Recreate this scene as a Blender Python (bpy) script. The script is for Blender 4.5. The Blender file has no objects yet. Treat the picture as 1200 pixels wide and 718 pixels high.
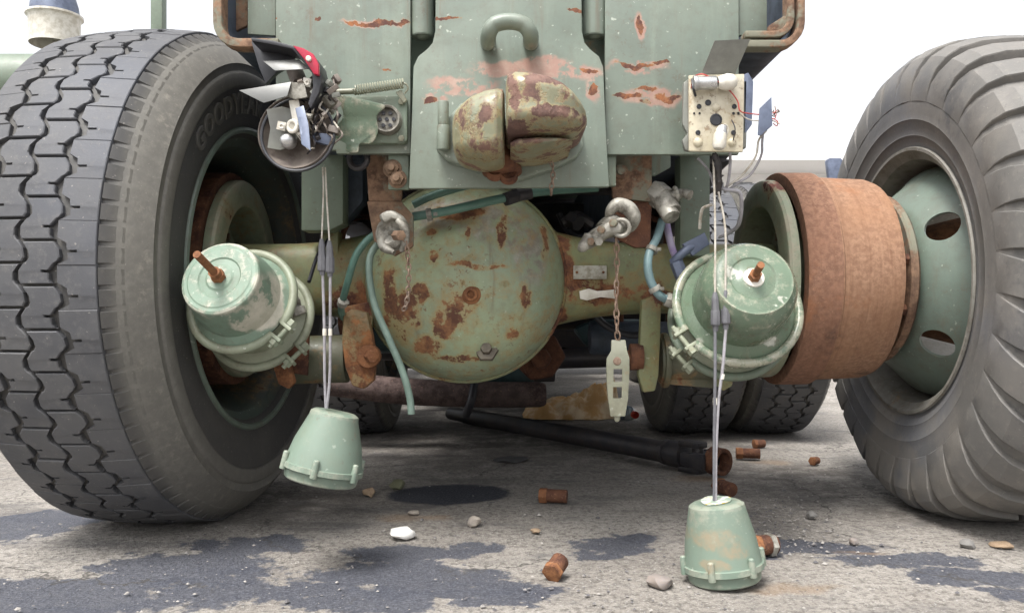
import bpy, bmesh, math, random
from mathutils import Vector, Matrix
random.seed(7)
R = math.radians
scene = bpy.context.scene
COL = scene.collection

# ---------------------------------------------------------------- camera, sky, sun, exposure
F, CX, HY, H = 950.0, 600.0, 370.0, 0.45      # focal length in photo pixels, vanishing point, eye height
cam_d = bpy.data.cameras.new('camera'); cam = bpy.data.objects.new('camera', cam_d); COL.objects.link(cam)
cam.location = (0, 0, H); cam.rotation_euler = (R(90), 0, 0)
cam_d.sensor_width = 36; cam_d.lens = F / 1200 * 36
cam_d.shift_y = (HY - 359) / 1200
cam_d.clip_start = 0.02; cam_d.clip_end = 600
scene.camera = cam

SUN_EL, SUN_AZ = R(64), R(212)                # azimuth of the sun, clockwise from +Y
world = bpy.data.worlds.new('World'); scene.world = world; world.use_nodes = True
wn = world.node_tree; wn.nodes.clear()
sky = wn.nodes.new('ShaderNodeTexSky'); sky.sky_type = 'NISHITA'; sky.sun_disc = False
sky.sun_elevation = SUN_EL; sky.sun_rotation = SUN_AZ; sky.dust_density = 4.0; sky.air_density = 1.0; sky.ozone_density = 1.0
hs = wn.nodes.new('ShaderNodeHueSaturation'); hs.inputs['Saturation'].default_value = 0.15
bg = wn.nodes.new('ShaderNodeBackground'); bg.inputs['Strength'].default_value = 0.12
wo = wn.nodes.new('ShaderNodeOutputWorld')
wn.links.new(sky.outputs[0], hs.inputs['Color']); wn.links.new(hs.outputs[0], bg.inputs['Color']); wn.links.new(bg.outputs[0], wo.inputs['Surface'])
sun_d = bpy.data.lights.new('sun', 'SUN'); sun = bpy.data.objects.new('sun', sun_d); COL.objects.link(sun)
sun_d.energy = 1.5; sun_d.angle = R(20); sun_d.color = (1.0, 0.97, 0.92)
sdir = Vector((math.sin(SUN_AZ) * math.cos(SUN_EL), math.cos(SUN_AZ) * math.cos(SUN_EL), math.sin(SUN_EL)))
sun.rotation_euler = sdir.to_track_quat('Z', 'Y').to_euler()
scene.view_settings.view_transform = 'Standard'; scene.view_settings.look = 'None'
scene.view_settings.exposure = 1.52; scene.view_settings.gamma = 1.0
scene.view_settings.use_curve_mapping = False
scene.render.engine = 'CYCLES'
scene.cycles.max_bounces = 5; scene.cycles.diffuse_bounces = 2; scene.cycles.glossy_bounces = 2; scene.cycles.transmission_bounces = 4
scene.cycles.use_adaptive_sampling = True; scene.cycles.adaptive_threshold = 0.02

# ---------------------------------------------------------------- helpers
def P(px, py, Y): return Vector(((px - CX) / F * Y, Y, H + (HY - py) / F * Y))
def G(px, py, z=0.0):
    Y = (H - z) * F / (py - HY); return Vector(((px - CX) / F * Y, Y, z))
def PX(n, Y): return n / F * Y

def frame(axis):
    a = Vector(axis).normalized()
    u = a.cross(Vector((0, 0, 1)))
    if u.length < 1e-3: u = a.cross(Vector((0, 1, 0)))
    u.normalize(); v = a.cross(u).normalized()
    return a, u, v

def spline(pts, n=6):
    pts = [Vector(p) for p in pts]
    if len(pts) < 3: return pts
    q = [pts[0] * 2 - pts[1]] + pts + [pts[-1] * 2 - pts[-2]]
    out = []
    for i in range(1, len(q) - 2):
        for k in range(n):
            t = k / n; a, b, c, d = q[i - 1], q[i], q[i + 1], q[i + 2]
            out.append(0.5 * ((2 * b) + (c - a) * t + (2 * a - 5 * b + 4 * c - d) * t * t + (3 * b - a - 3 * c + d) * t ** 3))
    out.append(pts[-1]); return out

class MB:
    def __init__(s): s.v = []; s.f = []
    def add(s, vs, fs):
        o = len(s.v); s.v += [tuple(x) for x in vs]; s.f += [tuple(i + o for i in f) for f in fs]; return s
    def box(s, c, size, rot=None):
        c = Vector(c); hx, hy, hz = [k / 2 for k in size]
        vs = [Vector((x, y, z)) for z in (-hz, hz) for y in (-hy, hy) for x in (-hx, hx)]
        if rot: vs = [rot @ w for w in vs]
        return s.add([c + w for w in vs], [(0, 2, 3, 1), (4, 5, 7, 6), (0, 1, 5, 4), (2, 6, 7, 3), (0, 4, 6, 2), (1, 3, 7, 5)])
    def pbox(s, x0, y0, x1, y1, Y, dep):            # box whose front face covers these photo pixels at distance Y
        a = P(x0, y1, Y); b = P(x1, y0, Y)
        return s.box(((a.x + b.x) / 2, Y + dep / 2, (a.z + b.z) / 2), (abs(b.x - a.x), dep, abs(b.z - a.z)))
    def lathe(s, prof, o, axis, n=40, a0=0.0, a1=None):
        a, u, v = frame(axis); o = Vector(o); vs = []; rings = []
        full = a1 is None; m = n if full else n + 1
        for (t, r) in prof:
            if r < 1e-6: rings.append([len(vs)]); vs.append(o + a * t)
            else:
                rings.append(list(range(len(vs), len(vs) + m)))
                for k in range(m):
                    th = 2 * math.pi * k / n if full else a0 + (a1 - a0) * k / n
                    vs.append(o + a * t + (u * math.cos(th) + v * math.sin(th)) * r)
        fs = []
        for A, B in zip(rings, rings[1:]):
            cnt = n
            for k in range(cnt):
                k2 = (k + 1) % m if full else k + 1
                if len(A) == 1 and len(B) == 1: continue
                if len(A) == 1: fs.append((A[0], B[k], B[k2]))
                elif len(B) == 1: fs.append((A[k], B[0], A[k2]))
                else: fs.append((A[k], B[k], B[k2], A[k2]))
        return s.add(vs, fs)
    def tube(s, pts, r, n=10, smooth=6, cap=True):
        if not isinstance(r, (list, tuple)): rr = None
        else: rr = r
        src = [Vector(p) for p in pts]
        p = spline(src, smooth) if smooth > 1 else src
        def rad(i):
            if rr is None: return r
            t = i / (len(p) - 1) * (len(rr) - 1); k = min(int(t), len(rr) - 2); return rr[k] + (rr[k + 1] - rr[k]) * (t - k)
        vs = []; fs = []; u = None
        for i, c in enumerate(p):
            d = (p[min(i + 1, len(p) - 1)] - p[max(i - 1, 0)]).normalized()
            if u is None: _, u, v = frame(d)
            else:
                u = (u - d * u.dot(d)); u.normalize()
            v = d.cross(u)
            for k in range(n):
                th = 2 * math.pi * k / n; vs.append(c + (u * math.cos(th) + v * math.sin(th)) * rad(i))
        L = len(p)
        for i in range(L - 1):
            for k in range(n):
                k2 = (k + 1) % n; fs.append((i * n + k, i * n + k2, (i + 1) * n + k2, (i + 1) * n + k))
        if cap: fs.append(tuple(range(n - 1, -1, -1))); fs.append(tuple((L - 1) * n + k for k in range(n)))
        return s.add(vs, fs)
    def cyl(s, a, b, r, n=16): return s.tube([a, b], r, n, 1)
    def prism(s, outline, d):                        # outline: 3-D points of the front face, d: extrusion vector
        n = len(outline); o = [Vector(p) for p in outline]; d = Vector(d)
        return s.add(o + [p + d for p in o], [tuple(range(n)), tuple(range(2 * n - 1, n - 1, -1))] + [(i, i + n, (i + 1) % n + n, (i + 1) % n) for i in range(n)])
    def pprism(s, px, Y, dep): return s.prism([P(x, y, Y) for x, y in px], (0, dep, 0))
    def pillow(s, px, Yb, Yf, e=3.0, rings=9, sm=4, back=True):   # a swollen body with this outline, from distance Yb forward to Yf
        pts = [Vector((x, y, 0)) for x, y in px]
        if sm > 1:
            q = pts[-1:] + pts + pts[:2]; o = []
            for i in range(1, len(q) - 2):
                for k in range(sm):
                    t = k / sm; a, b, c, d = q[i - 1], q[i], q[i + 1], q[i + 2]
                    o.append(0.5 * ((2 * b) + (c - a) * t + (2 * a - 5 * b + 4 * c - d) * t * t + (3 * b - a - 3 * c + d) * t ** 3))
            pts = o
        n = len(pts); cen = sum(pts, Vector()) / n
        Ym = (Yb + Yf) / 2
        vs = []; fs = []
        for j in range(rings):
            u = j / rings; sc = (1 - u ** e) ** (1 / e) if j else 1.0
            for p in pts:
                w = cen + (p - cen) * sc; b = P(w.x, w.y, Ym); b.y = Yb + (Yf - Yb) * u; vs.append(b)
        tip = P(cen.x, cen.y, Ym); tip.y = Yf; vs.append(tip)
        for j in range(rings - 1):
            for k in range(n):
                k2 = (k + 1) % n; fs.append((j * n + k, j * n + k2, (j + 1) * n + k2, (j + 1) * n + k))
        for k in range(n): fs.append(((rings - 1) * n + k, (rings - 1) * n + (k + 1) % n, len(vs) - 1))
        if back: fs.append(tuple(range(n - 1, -1, -1)))
        return s.add(vs, fs)
    def torus(s, c, axis, Rr, r, n=36, m=10, a0=0, a1=None):
        a, u, v = frame(axis); c = Vector(c)
        if a1 is None:
            pts = [c + (u * math.cos(t) + v * math.sin(t)) * Rr for t in [2 * math.pi * k / n for k in range(n + 1)]]
        else:
            pts = [c + (u * math.cos(t) + v * math.sin(t)) * Rr for t in [a0 + (a1 - a0) * k / n for k in range(n + 1)]]
        return s.tube(pts, r, m, 1)
    def mesh(s, name, bevel=0, ang=38, solid=0, merge=True, jitter=0, seg=2):
        me = bpy.data.meshes.new(name); me.from_pydata(s.v, [], s.f)
        bm = bmesh.new(); bm.from_mesh(me)
        if merge: bmesh.ops.remove_doubles(bm, verts=bm.verts, dist=1e-5)
        bmesh.ops.recalc_face_normals(bm, faces=bm.faces)
        if solid: bmesh.ops.solidify(bm, geom=list(bm.faces), thickness=solid)
        if bevel:
            es = [e for e in bm.edges if len(e.link_faces) == 2 and e.calc_face_angle(0) > R(30)]
            bmesh.ops.bevel(bm, geom=es, offset=bevel, segments=seg, affect='EDGES', clamp_overlap=True, profile=0.6)
        if jitter:
            for w in bm.verts: w.co += Vector((random.gauss(0, 1), random.gauss(0, 1), random.gauss(0, 1))) * jitter
        bm.to_mesh(me); bm.free()
        me.shade_smooth(); me.set_sharp_from_angle(angle=R(ang))
        return me
    def build(s, name, mat, parent=None, **k):
        return link(name, s.mesh(name, **k), mat, parent)

WM = {}
def link(name, me, mat, parent=None, local=False):
    o = bpy.data.objects.new(name, me); COL.objects.link(o)
    if me and mat and not me.materials: me.materials.append(mat)
    if parent:
        o.parent = parent
        if not local: o.matrix_parent_inverse = WM[parent].inverted()
    WM[o] = (WM[parent] if local and parent else Matrix.Identity(4))
    return o
def tag(o, label, cat=None, group=None, kind=None):
    if label: o['label'] = label
    if cat: o['category'] = cat
    if group: o['group'] = group
    if kind: o['kind'] = kind
    return o
def empty(name, loc, parent=None, rot=None):
    o = bpy.data.objects.new(name, None); COL.objects.link(o); o.empty_display_size = .1
    M = Matrix.Translation(loc)
    if rot is not None: M = M @ rot.to_4x4()
    if parent:
        o.parent = parent; o.matrix_parent_inverse = WM[parent].inverted()
    o.matrix_basis = M; WM[o] = M
    return o

# ---------------------------------------------------------------- materials
class NT:
    def __init__(s, name):
        s.m = bpy.data.materials.new(name); s.m.use_nodes = True; s.t = s.m.node_tree; s.t.nodes.clear()
        s.out = s.n('ShaderNodeOutputMaterial'); s.b = s.n('ShaderNodeBsdfPrincipled'); s.l(s.b.outputs[0], s.out.inputs[0])
        s.co = s.n('ShaderNodeTexCoord').outputs['Object']
    def n(s, t, **k):
        x = s.t.nodes.new(t)
        for a, b in k.items(): setattr(x, a, b)
        return x
    def l(s, a, b): s.t.links.new(a, b)
    def inp(s, sock, v):
        if hasattr(v, 'is_output') or isinstance(v, bpy.types.NodeSocket): s.l(v, sock)
        else: sock.default_value = v
    def noise(s, scale, detail=5, rough=.6, vec=None, stretch=None, dist=0):
        x = s.n('ShaderNodeTexNoise'); x.inputs['Scale'].default_value = scale; x.inputs['Detail'].default_value = min(detail, 5) if detail < 10 else 8
        x.inputs['Roughness'].default_value = rough; x.inputs['Distortion'].default_value = dist
        v = vec or s.co
        if stretch:
            mp = s.n('ShaderNodeMapping'); mp.inputs['Scale'].default_value = stretch; s.l(v, mp.inputs[0]); v = mp.outputs[0]
        s.l(v, x.inputs['Vector']); return x
    def ramp(s, v, a, b, lo=0.0, hi=1.0):
        x = s.n('ShaderNodeMapRange', interpolation_type='SMOOTHSTEP'); s.l(v, x.inputs[0])
        for i, k in zip((1, 2, 3, 4), (a, b, lo, hi)): x.inputs[i].default_value = k
        return x.outputs[0]
    def math(s, op, a, b=0.0, c=None):
        x = s.n('ShaderNodeMath', operation=op); s.inp(x.inputs[0], a); s.inp(x.inputs[1], b)
        if c is not None: s.inp(x.inputs[2], c)
        return x.outputs[0]
    def mix(s, f, a, b, mode='MIX'):
        x = s.n('ShaderNodeMix', data_type='RGBA', blend_type=mode); s.inp(x.inputs[0], f)
        s.inp(x.inputs[6], (*a, 1) if isinstance(a, tuple) and len(a) == 3 else a); s.inp(x.inputs[7], (*b, 1) if isinstance(b, tuple) and len(b) == 3 else b)
        return x.outputs[2]
    def warp(s, amp, scale):
        nz = s.noise(scale, 5, .6); sub = s.n('ShaderNodeVectorMath', operation='SUBTRACT'); s.l(nz.outputs['Color'], sub.inputs[0]); sub.inputs[1].default_value = (.5, .5, .5)
        sc = s.n('ShaderNodeVectorMath', operation='SCALE'); s.l(sub.outputs[0], sc.inputs[0]); sc.inputs['Scale'].default_value = amp
        ad = s.n('ShaderNodeVectorMath', operation='ADD'); s.l(s.co, ad.inputs[0]); s.l(sc.outputs[0], ad.inputs[1]); return ad.outputs[0]
    def spots(s, spots, warp, a=.55, b=1.15):
        tot = None
        for c, r in spots:
            v1 = s.n('ShaderNodeVectorMath', operation='SUBTRACT'); s.l(warp, v1.inputs[0]); v1.inputs[1].default_value = c
            v2 = s.n('ShaderNodeVectorMath', operation='DIVIDE'); s.l(v1.outputs[0], v2.inputs[0]); v2.inputs[1].default_value = r
            v3 = s.n('ShaderNodeVectorMath', operation='LENGTH'); s.l(v2.outputs[0], v3.inputs[0])
            m = s.ramp(v3.outputs['Value'], a, b, 1.0, 0.0)
            tot = m if tot is None else s.math('MAXIMUM', tot, m)
        return tot
    def bump(s, h, strength=.3, dist=.002):
        x = s.n('ShaderNodeBump'); x.inputs['Strength'].default_value = strength; x.inputs['Distance'].default_value = dist
        s.l(h, x.inputs['Height']); s.l(x.outputs[0], s.b.inputs['Normal'])
    def fin(s, col, rough=.5, metal=0.0, spec=.5):
        s.inp(s.b.inputs['Base Color'], col if not isinstance(col, tuple) else (*col, 1)); s.inp(s.b.inputs['Roughness'], rough)
        s.inp(s.b.inputs['Metallic'], metal); s.b.inputs['Specular IOR Level'].default_value = spec
        return s.m

RUST_A, RUST_B = (.075, .028, .02), (.30, .115, .045)
def painted(name, c1, c2, rust=.68, scale=7, spots=(), pink=(), gain=.28, dirt=.35, dirt_crease_c=(.10, .085, .06), rough=.48, rA=RUST_A, rB=RUST_B,
            streak=.3, halo=(.28, .17, .07), halo_w=.09, bumpk=.35, flecks=.35, chalk=1.3, pinkc=((.34, .185, .145), (.40, .275, .22)), pa=(.40, .50), drip=.3, speck=.4, edge=0.0, edgec=(.30, .27, .21)):
    t = NT(name)
    big = t.noise(2.6, 4, .6)
    col = t.mix(t.ramp(big.outputs[0], .36, .66), c1, c2)
    st = t.noise(1.0, 5, .65, stretch=(16, 16, 1.6))
    lite = tuple(min(.8, x * chalk) for x in c1)
    col = t.mix(t.math('MULTIPLY', t.ramp(st.outputs[0], .48, .72), streak), col, lite)
    fine = t.noise(34, 8, .72)
    col = t.mix(t.math('MULTIPLY', t.ramp(fine.outputs[0], .42, .75), dirt), col, dirt_crease_c)
    dz = t.noise(5.5, 8, .7)
    col = t.mix(t.math('MULTIPLY', t.ramp(dz.outputs[0], .5, .74), dirt), col, dirt_crease_c)
    fl = t.noise(95, 3, .5)
    col = t.mix(t.math('MULTIPLY', t.ramp(fl.outputs[0], .68, .74), flecks), col, (.55, .58, .5))
    dr_ = t.noise(1.0, 6, .7, stretch=(34, 34, 2.2))
    col = t.mix(t.math('MULTIPLY', t.math('MULTIPLY', t.ramp(dr_.outputs[0], .54, .70), t.ramp(big.outputs[0], .40, .60)), drip), col, (.15, .10, .06))
    sk = t.noise(58, 5, .78)
    col = t.mix(t.math('MULTIPLY', t.math('MULTIPLY', t.ramp(sk.outputs[0], .57, .63), t.ramp(dz.outputs[0], .42, .60)), speck), col, (.12, .065, .04))
    rn = t.noise(scale, 10, .7); m = t.math('MULTIPLY_ADD', sk.outputs[0], .28, t.math('MULTIPLY', rn.outputs[0], .72))
    w = t.warp(.05, 16) if (spots or pink) else None
    if spots: m = t.math('ADD', m, t.math('MULTIPLY', t.spots(spots, w), gain))
    if pink:
        pk = t.math('MULTIPLY', t.spots(pink, w, .7, 1.1), t.ramp(t.noise(26, 7, .7).outputs[0], *pa))
        col = t.mix(t.math('MULTIPLY', pk, .85), col, t.mix(t.ramp(fine.outputs[0], .4, .7), *pinkc))
    col = t.mix(t.math('MULTIPLY', t.ramp(m, rust - halo_w, rust), .55), col, halo)
    if edge:
        pt = t.n('ShaderNodeNewGeometry').outputs['Pointiness']
        em = t.math('MULTIPLY', t.ramp(t.math('ADD', pt, t.math('MULTIPLY', t.math('SUBTRACT', sk.outputs[0], .5), .12)), .515, .545), t.ramp(fine.outputs[0], .40, .56))
        col = t.mix(t.math('MULTIPLY', em, edge), col, edgec)
        cv = t.ramp(pt, .40, .485, 1, 0); col = t.mix(t.math('MULTIPLY', t.math('MULTIPLY', cv, t.ramp(fine.outputs[0], .35, .6)), .7), col, dirt_crease_c)  # concave creases mixed towards the darker tone
    rm = t.ramp(m, rust - .012, rust + .04)
    rc = t.mix(t.ramp(t.noise(22, 8, .75).outputs[0], .38, .66), rA, rB)
    col = t.mix(rm, col, rc)
    rg = t.math('ADD', t.math('MULTIPLY', rm, .4), t.math('MULTIPLY_ADD', fine.outputs[0], .3, rough - .15))
    t.bump(t.math('SUBTRACT', t.math('MULTIPLY_ADD', fine.outputs[0], .7, t.math('MULTIPLY', dz.outputs[0], .8)), t.math('MULTIPLY', t.ramp(rn.outputs[0], rust - .04, rust + .02), .5)), bumpk, .003)
    return t.fin(col, rg, 0, .5)
def rusty(name, a=(.11, .045, .03), b=(.33, .15, .08), c=(.24, .10, .05), scale=30, rough=.85, bumpk=.5, green=None):
    t = NT(name)
    n1 = t.noise(scale, 9, .75); n2 = t.noise(4, 5, .6)
    col = t.mix(t.ramp(n1.outputs[0], .36, .66), a, b); col = t.mix(t.ramp(n2.outputs[0], .4, .65, 0, .6), col, c)
    if green: col = t.mix(t.ramp(t.noise(9, 8, .7).outputs[0], .5, .58), col, green)
    if name.startswith('drum'):
        bd = t.noise(1.0, 5, .7, stretch=(70, 2.5, 2.5)); col = t.mix(t.ramp(bd.outputs[0], .46, .68, 0, .45), col, (.17, .085, .05))
        st_ = t.noise(4.5, 5, .7); col = t.mix(t.ramp(st_.outputs[0], .52, .64, 0, .5), col, (.30, .12, .05)); gr = t.noise(7, 5, .7); col = t.mix(t.ramp(gr.outputs[0], .58, .68, 0, .6), col, (.07, .045, .035))
    sp = t.noise(150, 4, .6); col = t.mix(t.ramp(sp.outputs[0], .62, .7, 0, .4), col, (.42, .25, .16))
    t.bump(t.math('ADD', n1.outputs[0], t.math('MULTIPLY', t.noise(110, 6, .7).outputs[0], .6)), bumpk, .003)
    return t.fin(col, rough, 0, .3)
def plain(name, c, c2=None, rough=.6, metal=0.0, scale=20, bumpk=.15, spec=.5, lo=.38, hi=.66):
    t = NT(name); n1 = t.noise(scale, 7, .7)
    col = t.mix(t.ramp(n1.outputs[0], lo, hi), c, c2 or tuple(x * .6 for x in c))
    t.bump(n1.outputs[0], bumpk, .002); return t.fin(col, t.math('MULTIPLY_ADD', n1.outputs[0], .3, rough - .15), metal, spec)

def S(px, py, Y, rx, rz, ry=.15): return (tuple(P(px, py, Y)), (PX(rx, Y), ry, PX(rz, Y)))
YP = 1.48
M = {}
M['panel'] = painted('panel_paint', (.18, .212, .172), (.142, .175, .146), rust=.80, scale=9, dirt=.28, streak=.6, flecks=.5, gain=.42, rough=.42, bumpk=.25, drip=.7, speck=.3,
    spots=[S(440, 25, YP, 46, 3.2), S(528, 24, YP, 26, 2.6), S(455, 83, YP, 8, 2.5), S(672, 15, YP, 14, 3), S(750, 28, YP, 4.5, 13), S(742, 76, YP, 32, 4.5), S(775, 73, YP, 16, 3),
           S(735, 112, YP, 22, 3.5), S(757, 104, YP, 18, 4), S(782, 112, YP, 20, 6), S(757, 118, YP, 12, 4), S(320, 18, YP, 2, 1), S(692, 80, YP, 14, 3.5), S(695, 105, YP, 5, 14), S(508, 122, YP, 8, 6), S(372, 20, YP, 6, 3)],
    pink=[S(545, 102, YP, 44, 11), S(600, 84, YP, 55, 11), S(655, 86, YP, 44, 12), S(640, 80, YP, 40, 12), S(688, 82, YP, 20, 9), S(515, 118, YP, 16, 8), S(695, 105, YP, 8, 22), S(750, 30, YP, 7, 16), S(748, 77, YP, 42, 8), S(765, 112, YP, 40, 12), S(440, 25, YP, 40, 4.5)])
M['mint'] = painted('chamber_paint', (.16, .235, .18), (.145, .205, .15), rust=.86, edge=.8, edgec=(.42, .40, .33), dirt=.4, speck=.4, streak=.12, flecks=.4, rough=.5, bumpk=.25, pink=[S(318, 352, 1.48, 12, 34), S(305, 372, 1.46, 18, 14), S(290, 378, 1.45, 16, 8)], pinkc=((.42, .39, .32), (.55, .51, .43)), pa=(.38, .48),
    spots=[S(251, 343, 1.42, 5, 11)], gain=.2, halo=(.33, .25, .10))
M['mint2'] = painted('glossy_chamber_paint', (.13, .18, .125), (.11, .155, .105), pink=[S(900, 398, 1.46, 16, 7), S(845, 425, 1.5, 22, 7), S(905, 418, 1.5, 20, 7), S(860, 320, 1.42, 10, 12), S(910, 350, 1.43, 8, 6), S(810, 400, 1.52, 8, 14), S(880, 432, 1.55, 30, 5)], pinkc=((.40, .40, .35), (.55, .54, .48)), pa=(.50, .56), edge=.7, edgec=(.38, .36, .28), rust=.86, dirt=.2, streak=.1, flecks=.7, rough=.26, bumpk=.35, chalk=1.5, speck=.45, drip=.5)
M['mint_worn'] = painted('clamp_paint', (.25, .265, .19), (.19, .225, .16), rust=.68, scale=16, dirt=.45, streak=.2, flecks=.6, rough=.5, bumpk=.5)
M['cup'] = painted('lamp_housing_paint', (.165, .22, .175), (.145, .19, .15), rust=.9, dirt=.12, streak=.2, flecks=.25, rough=.45, bumpk=.3, edge=.6, edgec=(.30, .31, .25), speck=.5, drip=.5, dirt_crease_c=(.20, .165, .10), pink=[S(835, 632, 1.32, 30, 12), S(860, 640, 1.32, 22, 14), S(838, 665, 1.30, 20, 8)], pinkc=((.25, .20, .13), (.22, .21, .15)), pa=(.34, .56))
M['axle'] = painted('axle_paint', (.205, .215, .10), (.155, .185, .10), speck=.8, drip=.7, rust=.60, scale=14, dirt=.5, streak=.15, rough=.5, rB=(.26, .115, .05), halo=(.24, .15, .05), halo_w=.14, bumpk=.5,
    spots=[S(700, 350, 1.75, 50, 13), S(665, 300, 1.75, 12, 60), S(430, 350, 1.8, 50, 30), S(780, 350, 1.8, 40, 14), S(655, 390, 1.75, 14, 50), S(720, 335, 1.8, 60, 20)], gain=.13)
YD = 1.66
M['cover'] = painted('cover_paint', (.29, .34, .205), (.235, .29, .20), rust=.638, scale=27, dirt=.28, streak=.15, rough=.42, speck=.9, drip=.6, rA=(.10, .042, .025), rB=(.29, .14, .06), halo=(.33, .20, .06), halo_w=.19, bumpk=.6, dirt_crease_c=(.13, .10, .065), pa=(.40, .54),
    pink=[S(530, 248, YD, 70, 22), S(590, 262, YD, 50, 34), S(625, 290, YD, 26, 50), S(470, 270, YD, 24, 20)], pinkc=((.20, .17, .14), (.34, .33, .28)),
    spots=[S(472, 372, YD, 26, 38), S(500, 405, YD, 22, 14), S(535, 360, YD, 24, 24), S(520, 380, YD, 16, 18), S(560, 312, YD, 40, 5), S(616, 345, YD, 9, 16), S(590, 265, YD, 6, 30), S(640, 275, YD, 9, 34), S(505, 270, YD, 8, 6),
           S(535, 245, YD, 40, 12), S(540, 422, YD, 40, 4), S(508, 300, YD, 8, 8), S(545, 272, YD, 5, 10), S(600, 395, YD, 12, 10), S(452, 350, YD, 16, 50), S(490, 345, YD, 12, 20)], gain=.19)
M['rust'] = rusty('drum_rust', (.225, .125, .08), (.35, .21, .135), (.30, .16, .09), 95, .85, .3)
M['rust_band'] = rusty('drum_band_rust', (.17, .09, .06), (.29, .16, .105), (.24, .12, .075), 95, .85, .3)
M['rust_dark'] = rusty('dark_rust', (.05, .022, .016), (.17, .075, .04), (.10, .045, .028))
M['rust_orange'] = rusty('orange_rust', (.10, .042, .022), (.30, .135, .06), (.19, .08, .038))
M['bracket'] = rusty('bracket_rust', (.09, .05, .035), (.27, .165, .105), (.22, .155, .105), green=(.19, .185, .14))
M['pintle'] = painted('pintle_paint', (.29, .235, .115), (.20, .215, .15), rust=.53, scale=20, dirt=.15, streak=.1, rough=.36, edge=.7, edgec=(.15, .085, .065), rA=(.10, .055, .045), rB=(.19, .105, .08), halo=(.34, .24, .10), halo_w=.06, bumpk=.6, flecks=.6,
    spots=[S(560, 108, 1.35, 26, 10), S(645, 142, 1.27, 44, 9), S(600, 118, 1.27, 8, 36), S(648, 104, 1.27, 40, 8), S(605, 160, 1.27, 14, 12), S(575, 150, 1.35, 16, 12), S(680, 160, 1.35, 16, 10)], gain=.11)
M['green_dark'] = painted('frame_paint', (.14, .19, .14), (.11, .155, .12), rust=.66, dirt=.4, rough=.5)
M['green_frame'] = painted('hanger_paint', (.15, .19, .14), (.125, .16, .12), rust=.72, dirt=.3, rough=.5)
M['backing'] = painted('backing_plate_paint', (.27, .285, .195), (.205, .25, .17), edge=.7, edgec=(.34, .30, .22), rust=.63, scale=10, dirt=.35, rough=.5, rB=(.22, .08, .06), spots=[((.58, 1.78, .74), (.2, .06, .04))], gain=.12)
M['disc'] = painted('wheel_disc_paint', (.14, .18, .145), (.115, .15, .125), rust=.70, scale=5, dirt=.4, rough=.42, halo=(.19, .16, .10), bumpk=.25)
M['rimdark'] = painted('rim_paint', (.075, .10, .085), (.055, .07, .065), rust=.62, scale=5, dirt=.6, rough=.5)
M['rimgrey'] = painted('rim_grime', (.26, .245, .215), (.20, .195, .175), rust=.68, scale=5, dirt=.6, rough=.6)
M['blue_under'] = plain('underbody_blue_grey', (.05, .065, .09), (.03, .04, .055), .6)
M['teal'] = plain('underbody_teal', (.03, .07, .075), (.02, .04, .045), .5)
M['black'] = plain('black_plastic', (.018, .019, .024), (.03, .03, .035), .42)
M['oily'] = plain('oily_steel', (.035, .034, .04), (.06, .052, .05), .45, .3)
M['alu'] = plain('weathered_aluminium', (.34, .325, .285), (.12, .11, .09), .55, .2, 34, .6)
M['steel'] = plain('bright_steel', (.55, .55, .55), (.32, .31, .30), .32, .8)
M['sheet'] = plain('grey_sheet', (.21, .215, .19), (.15, .15, .135), .4, .15, 12)
M['flap'] = plain('reflector_sheet', (.10, .102, .098), (.075, .076, .072), .4, .1, 9)
M['bluesheet'] = plain('blue_grey_sheet', (.13, .155, .22), (.08, .095, .14), .4, .2, 12)
M['lampin'] = plain('lamp_interior', (.20, .17, .145), (.10, .08, .07), .6, 0, 18, .5)
M['cream'] = painted('cream_plate', (.50, .44, .30), (.58, .54, .44), rust=.64, scale=24, dirt=.45, dirt_crease_c=(.22, .17, .10), rough=.5, speck=.6, drip=.5)
t = NT('torn_sticker'); nz_ = t.noise(55, 4, .6)
M['sticker'] = t.fin(t.mix(t.ramp(t.noise(38, 3, .6).outputs[0], .56, .62), t.mix(t.ramp(nz_.outputs[0], .45, .55), (.55, .57, .52), (.25, .31, .25)), (.55, .42, .10)), .5)
M['white'] = plain('white_plastic', (.70, .67, .60), (.5, .46, .38), .45)
M['red'] = plain('red_lens', (.42, .02, .05), (.30, .012, .035), .2)
M['redwire'] = plain('red_wire', (.5, .07, .06), None, .5)
M['wire'] = plain('grey_cable', (.30, .29, .31), (.20, .19, .20), .5, 0, 40)
M['wirelight'] = plain('pale_wire', (.50, .47, .42), (.32, .28, .22), .55, 0, 60)
M['conn'] = plain('rubber_connector', (.13, .13, .14), (.09, .09, .10), .6)
M['hose'] = plain('green_hose', (.10, .20, .16), (.07, .14, .115), .42, 0, 14)
M['hosegrey'] = plain('grey_green_hose', (.15, .21, .175), (.10, .145, .12), .5, 0, 14)
M['hoseteal'] = plain('teal_hose', (.17, .26, .27), (.11, .17, .18), .45, 0, 14)
M['purple'] = plain('lilac_hose', (.36, .32, .42), (.24, .17, .34), .45, 0, 18)
M['chain'] = rusty('chain_steel', (.13, .09, .07), (.36, .28, .22), (.25, .16, .11), 60)
M['lug'] = painted('lug_paint', (.26, .26, .19), (.20, .215, .155), rust=.66, scale=22, dirt=.4, rough=.4)
M['tag'] = plain('data_plate', (.42, .41, .36), (.22, .20, .15), .5, .2, 40, .5)
M['cam'] = painted('cam_tube_paint', (.10, .105, .065), (.075, .08, .05), rust=.60, scale=9, dirt=.5, rough=.5, bumpk=.5)
M['slack'] = painted('slack_adjuster_paint', (.17, .165, .085), (.20, .12, .06), rust=.50, scale=7, dirt=.5, rough=.55, rA=(.10, .04, .02), rB=(.30, .13, .05), bumpk=.7)
M['plug_dark'] = plain('drain_plug_steel', (.14, .12, .085), (.08, .065, .05), .5, .3)
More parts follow.
